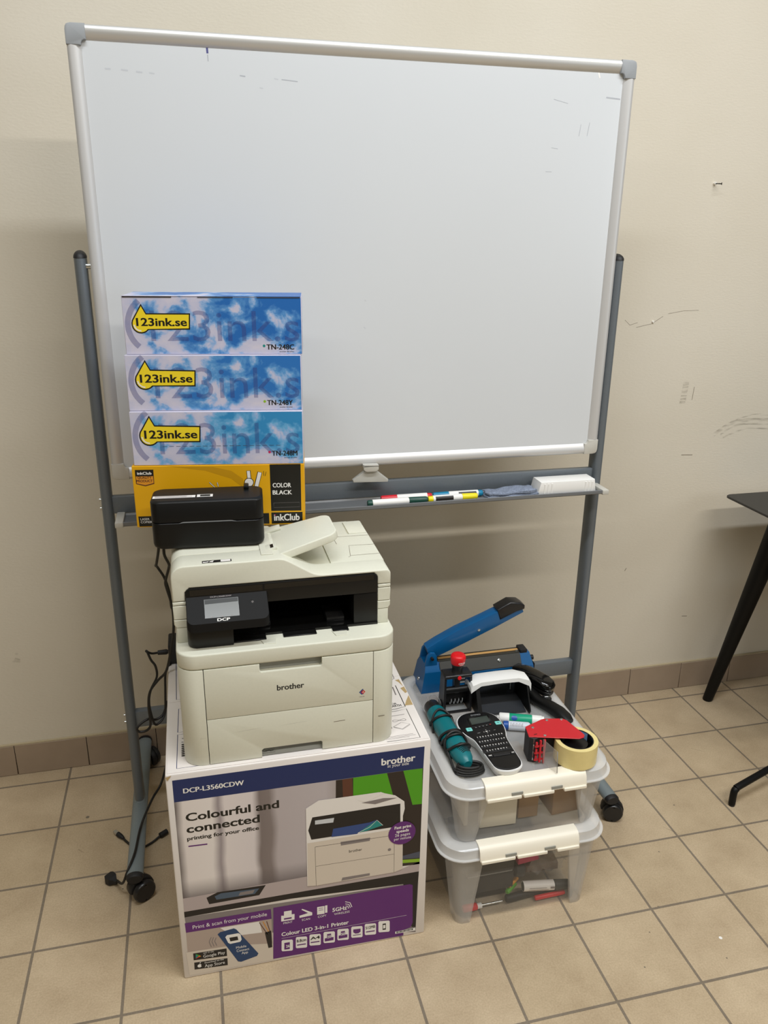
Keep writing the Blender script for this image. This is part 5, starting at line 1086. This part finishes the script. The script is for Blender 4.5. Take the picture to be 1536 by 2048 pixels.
put_poly(mb, fmk, 2, [(.2455, -.6365), (.2505, -.6360), (.2505, -.6335), (.2455, -.634)], 'white'); put_disc(mb, fmk, 1, (.248, -.635), .0105, 'key_black', 20, .008); put_line(mb, fmk, 1, [(.2225, -.6375), (.233, -.6365)], .005, 'key_black'); put_line(mb, fmk, 2, [(.2245, -.6373), (.231, -.6367)], .0015, 'label_grey'); put_line(mb, fmk, 2, [(.266, -.634), (.271, -.633)], .0014, 'pgrey'); mb.build('navigation_pad', lm, recalc=False)

# rotary tool with its cord wound round it
rtz = ZL+.0245
ro = thing('rotary_tool', 'teal rotary tool with black nose and wound black cord, left on the upper clear box', 'rotary tool', (.158, -.62, ZL))
a = V((.1515, -.497, rtz)); b = V((.1655, -.738, rtz-.002)); d = (b-a).normalized(); L = (b-a).length
MB().lathe([(0, .008), (.001, .0165), (.004, .019), (.02, .0205), (.034, .0215)], a, d, 'satin_black', 28).build('nose_cap', ro)
MB().lathe([(.034, .0215), (.0345, .0225), (.042, .0235), (.09, .0242), (.14, .0242), (.175, .0235), (.20, .0225), (.222, .0195), (.236, .0135), (L, .009)], a, d, 'teal', 32).build('body', ro)
mb = MB()
for i in range(7):
    yc = -.694-.0042*i; w_ = .013-.0009*abs(i-2); xc = .1635+.0008*i
    zz = lambda x: rtz+math.sqrt(max(.0232**2-(x-xc)**2, 1e-6))-.0002-.00045*i
    P = [(xc-w_+2*w_*k/8, yc+.0035*math.sin(math.pi*k/8)) for k in range(9)]
    mb.tube([(x, y, zz(x)) for x, y in P], .0008, 'rubber_black', 6)
mb.build('cooling_vent', ro)
mb = MB(); mb.tube([(.158+.014*math.cos(t_), -.517+.018*math.sin(t_)+.01, rtz+.016+.008*math.sin(t_)) for t_ in [math.radians(x_) for x_ in range(-20, 181, 20)]], .0007, 'steel', 6); mb.build('hanging_wire', ro)
mb = MB(); pts = []
def ringp(f, r, a0, a1, n, dz=0.0, tilt=0.0, ox=0):
    o_ = []
    for k in range(n+1):
        an = math.radians(a0+(a1-a0)*k/n); p = a+d*(L*f+tilt*math.sin(an)); sd = V((1, .058, 0)); q = p+sd*(r*math.cos(an)+ox)+V((0, 0, max(r*math.sin(an), -.0205)+dz)); o_.append(q)
    return o_
pts += ringp(.30, .0268, 200, 20, 10, 0, .014) + [V((.186, -.60, ZL+.008)), V((.184, -.635, ZL+.006))] + ringp(.56, .0272, -10, 200, 10, 0, .012) + ringp(.63, .0274, 220, 560, 16, 0, .012) + ringp(.70, .0272, 200, 560, 16, 0, -.016) + ringp(.77, .0265, 200, 540, 14, 0, .016)
for k in range(44):
    an = math.radians(180+k*28); rr_ = .026-.0003*k; pts.append(V((.170+.034*math.cos(an)*(1-.004*k), -.738+.017*math.sin(an), ZL+.0045+.0062*(k//13)+.003*math.sin(an*.5)**2)))
mb.tube(smooth_path(pts, 3), .0031, 'cord_black', 8); mb.build('wound_cord', ro)
mb = MB(); mb.tube(smooth_path([V((.1305, -.590, rtz-.015)), V((.134, -.570, rtz+.012)), V((.152, -.559, rtz+.0278)), V((.172, -.570, rtz+.021)), V((.183, -.595, rtz+.0)), V((.187, -.618, rtz-.012))], 6), .0028, 'cord_black', 8); mb.build('cord_loop', ro)

# hand tape dispenser and its roll
td = thing('tape_dispenser', 'red metal hand tape dispenser lying on the front right of the upper clear box', 'tape dispenser', (.36, -.71, ZL))
ZP = .4325
mb = MB(); P = [(.319, -.691), (.312, -.729), (.420, -.7605), (.4325, -.7585), (.4385, -.7505), (.4375, -.742), (.4245, -.688), (.4175, -.6795), (.376, -.671), (.367, -.672), (.353, -.678)]
mb.prism(P, up_(0), ZP, ZP+.0022, 'dispenser_red', .0006, 1); mb.build('side_plate', td)
for x, y in ((.334, -.699), (.378, -.679), (.413, -.683), (.349, -.733)):
    mb = MB(); mb.lathe([(0, .0036), (.001, .0034), (.0017, .002)], (x, y, ZP+.0022), (0, 0, 1), 'steel', 14); mb.build('rivet', td)
mb = MB(); put_line(mb, frame((0, 0, ZP+.0022), (1, 0, 0), (0, 1, 0)), 1, [(.326, -.7245), (.334, -.7235)], .0022, 'pblack'); mb.build('plate_slot', td, recalc=False)
mb = MB(); mb.prism([(.319, -.692), (.3135, -.729), (.325, -.737), (.333, -.734), (.333, -.70), (.33, -.69)], up_(0), ZL+.0005, ZP, 'rubber_black', .001, 1); mb.build('end_guard', td)
mb = MB()
for k in range(22): 
    z = ZL+.010+.0025*k; mb.add([(.3215, -.7352, z), (.3215, -.7352, z+.0022), (.3195, -.7405, z+.0011)], [(0, 1, 2)], 'steel')
mb.box(.3205, .3225, -.7365, -.733, ZL+.008, ZL+.063, 'steel'); mb.build('cutter_blade', td)
mb = MB()
for zc in (ZL+.0165, ZL+.034, ZL+.052): mb.box(.322, .345, -.7435, -.741, zc-.006, zc-.002, 'dispenser_red'); mb.box(.324, .328, -.7445, -.7405, zc-.006, zc+.007, 'dispenser_red')
mb.box(.333, .337, -.7455, -.7405, ZL+.006, ZL+.063, 'dispenser_red'); mb.box(.343, .3465, -.7465, -.741, ZL-.0+.002, ZL+.065, 'dispenser_red', .0008, 1); mb.build('roller_bracket', td)
MB().prism([(.338, -.700), (.40, -.71), (.398, -.725), (.338, -.722)], up_(0), ZL+.012, ZP, 'rubber_black', .001, 1).build('grip_core', td)
mb = MB(); A_, B_, C_, D2 = V((.341, -.742, ZP-.001)), V((.354, -.789, ZP-.003)), V((.353, -.797, .380)), V((.338, -.757, .3765)); th = V((.0011, .0003, 0))
mb.loft([[A_, B_, C_, D2], [A_+th, B_+th, C_+th, D2+th]], 'film'); mb.build('clear_guard', td)
mb = MB(); mb.tube([B_+th*.5, C_+th*.5], .0009, 'label_grey', 6); mb.build('guard_edge', td)
tr_ = thing('tape_roll', 'roll of clear packing tape mounted on the red dispenser', 'tape', (.4185, -.752, .378))
rc = V((.4185, -.7515, .3785)); ta = V((0.0, -.0, 1))
def annulus(mb, r0, r1, z0_, z1_, m, n=48):
    loops = [[rc+V((r*math.cos(2*math.pi*k/n), r*math.sin(2*math.pi*k/n), z)) for k in range(n)] for r, z in ((r0, z0_), (r1, z0_), (r1, z1_), (r0, z1_))]
    mb.loft(loops, m, False, True, True)
mb = MB(); annulus(mb, .0385, .0485, 0, .049, 'tape_tan'); mb.build('tape', tr_)
mb = MB(); annulus(mb, .0365, .0384, .001, .0492, 'core_black'); mb.build('core', tr_)
mb = MB(); annulus(mb, .030, .0362, .010, .013, 'core_black'); mb.cyl(rc+V((0, 0, .005)), rc+V((0, 0, .040)), .026, 'core_black', 32); mb.build('hub', td)
mb = MB(); mb.loft([[rc+V((.0362*math.cos(t_), .0362*math.sin(t_), z)) for t_ in [math.radians(x_) for x_ in range(20, 100, 8)]] for z in (.03, .048)], 'core_blue', False, True); mb.build('core_print', tr_, recalc=False)

# ================================================================ cords and adapter left of the printer
pa = thing('power_adapter', 'black power adapter standing on the carton behind the printer', 'adapter', (-.455, -.36, BH+.0014))
MB().box(-.473, -.441, -.385, -.318, BH+.0014, BH+.052, 'rubber_black', .004).build('adapter_body', pa)
MB().lathe([(0, .0055), (.02, .0065), (.024, .0045)], (-.498, -.372, BH+.030), (1, 0, 0), 'rubber_black', 14).build('plug', pa)
lo = smooth_path([(-.498, -.372, BH+.030), (-.512, -.378, BH+.033), (-.522, -.390, BH+.046), (-.520, -.398, BH+.050), (-.513, -.400, BH+.028), (-.504, -.402, .531), (-.503, -.405, .504), (-.519, -.408, .473), (-.526, -.41, .440), (-.523, -.41, .40), (-.516, -.41, .376), (-.500, -.40, .382), (-.492, -.39, .40), (-.488, -.385, .45), (-.4835, -.385, .50), (-.470, -.388, .5255)], 5)
MB().tube(lo, .0028, 'cord_black', 8).build('adapter_cord', pa)
lc = smooth_path([(-.449, -.585, .926), (-.453, -.575, .885), (-.447, -.545, .85), (-.4485, -.52, .83), (-.459, -.50, .79), (-.4585, -.485, .767), (-.4535, -.47, .731), (-.451, -.455, .694), (-.4535, -.445, .645), (-.462, -.435, .596), (-.4785, -.425, .53), (-.5, -.42, .503), (-.520, -.425, .478), (-.5265, -.425, .44), (-.526, -.425, .39), (-.535, -.425, .374), (-.552, -.425, .371), (-.558, -.425, .381), (-.548, -.42, .391), (-.530, -.412, .396), (-.515, -.40, .384), (-.4975, -.39, .39), (-.4865, -.35, .40), (-.485, -.32, .36), (-.487, -.3, .31), (-.497, -.285, .22), (-.512, -.29, .16), (-.527, -.31, .125), (-.546, -.34, .112), (-.565, -.39, .101), (-.577, -.432, .0905), (-.585, -.505, .0885), (-.600, -.55, .078), (-.615, -.545, .04), (-.632, -.51, .018)], 5)
pc = thing('power_cable', 'thin black power cord from the label printer, draped over the stand foot to the floor', 'cord', (-.632, -.51, 0))
MB().tube(lc, .0030, 'cord_black', 8).build('cord', pc)
mb = MB(); Mp = Matrix.Translation((-.640, -.503, .0125)) @ Matrix.Rotation(math.radians(-47), 4, 'Z')
mb.loft([[Mp @ V((x, y, z)) for y, z in ((-wy, -wz), (wy, -wz), (wy, wz), (-wy, wz))] for x, wy, wz in ((.010, .003, .004), (.002, .005, .006), (-.006, .0115, .009), (-.018, .0125, .0095), (-.024, .009, .0085))][::-1], 'rubber_black'); mb.build('plug', pc)
uc = thing('usb_cable', 'black USB cable with a metal plug, lying on the floor behind the stand foot', 'cable', (-.62, -.35, 0))
MB().tube(smooth_path([(-.632, -.348, .006), (-.614, -.372, .004), (-.597, -.388, .0035), (-.579, -.393, .0035), (-.555, -.380, .004), (-.535, -.364, .008)], 6), .0029, 'cord_black', 8).build('cord', uc)
mb = MB(); mb.lathe([(0, .0032), (.006, .0048), (.016, .0062), (.026, .0062), (.027, .004)], (-.628, -.353, .0068), (-.62, .78, 0), 'rubber_black', 14); mb.build('plug', uc)
Mu = Matrix.Translation((-.6455, -.3305, .0068)) @ Matrix.Rotation(math.atan2(.78, -.62), 4, 'Z'); mb = MB(); mb.box(-.002, .013, -.0045, .0045, -.0035, .0035, 'steel', .0004, 1, Mu); mb.build('metal_plug', uc)
mb = MB(); mb.lathe([(0, .004), (.001, .0072), (.022, .0072), (.0235, .004)], (-.537, -.3655, .0085), (.82, .57, 0), 'rubber_black', 14); mb.build('ferrite', uc)
hc = smooth_path([(-.458, -.60, .926), (-.464, -.585, .89), (-.472, -.55, .85), (-.4745, -.52, .838), (-.471, -.50, .821), (-.461, -.485, .791), (-.4545, -.47, .749), (-.4535, -.455, .707), (-.4505, -.43, .69), (-.443, -.395, .672), (-.436, -.375, .66)], 5)
tag(MB().tube(hc, .0028, 'cord_black', 8).build('data_cable', None), 'thin black cable from the label printer going behind the white printer', 'cable')

# ================================================================ table and chair at the right
tb = thing('desk', 'black wooden table with a slanted round leg at the right edge', 'table', (1.9, -.46, 0))
def tring(e, z): return [V((a, b, z)) for a, b in rrect(1.228+e, 2.62-e, -.86+e, -.078-e, .022, 6)]
mb = MB(); mb.loft([tring(.040, .716), tring(.003, .7335), tring(0, .735), tring(0, .7395), tring(.0015, .741)], 'table_black', True, True); mb.build('table_top', tb)
for bx, by, tx, ty in ((1.2785, -.098, 1.375, -.185), (2.57, -.098, 2.475, -.185), (1.2785, -.84, 1.375, -.755), (2.57, -.84, 2.475, -.755)):
    mb = MB(); P0 = V((bx, by, 0)); P1 = V((tx, ty, .7165)); d = P1-P0; loops = []
    for f, r in ((0, .0150), (.006, .0165), (.02, .0168), (1, .035)):
        c_ = P0+d*f; loops.append([V((c_.x+r*math.cos(2*math.pi*k/24), c_.y+r*math.sin(2*math.pi*k/24), c_.z)) for k in range(24)])
    mb.loft(loops, 'leg_black', True, True); mb.build('leg', tb)
ch = thing('chair', 'black chair foot with a bent tube at the lower right edge', 'chair', (1.42, -.47, 0))
cxc = V((1.475, -.455, 0))
for dg in (196, 280, 345, 55):
    an = math.radians(dg); u_ = V((math.cos(an), math.sin(an), 0)); Lr = .475
    mb = MB(); mb.tube(smooth_path([cxc+u_*.03+V((0, 0, .095)), cxc+u_*(Lr*.5)+V((0, 0, .075)), cxc+u_*(Lr-.03)+V((0, 0, .058)), cxc+u_*(Lr-.008)+V((0, 0, .053)), cxc+u_*Lr+V((0, 0, .043)), cxc+u_*Lr+V((0, 0, .006))], 4), .0095, 'leg_black', 14); lg_ = mb.build('leg', ch)
    MB().cyl(cxc+u_*Lr+V((0, 0, 0)), cxc+u_*Lr+V((0, 0, .007)), .0085, 'rubber_black', 14).build('glide', lg_)
MB().cyl(cxc+V((0, 0, .085)), cxc+V((0, 0, .44)), .025, 'leg_black', 24).build('column', ch)
MB().loft([[V((cxc.x+a, cxc.y+b, z)) for a, b in rrect(-.165+e, .235-e, -.2+e, .2-e, .1, 6)] for z, e in ((.44, .02), (.447, .004), (.46, .0), (.468, .006))], 'table_black', True, True).build('seat', ch)
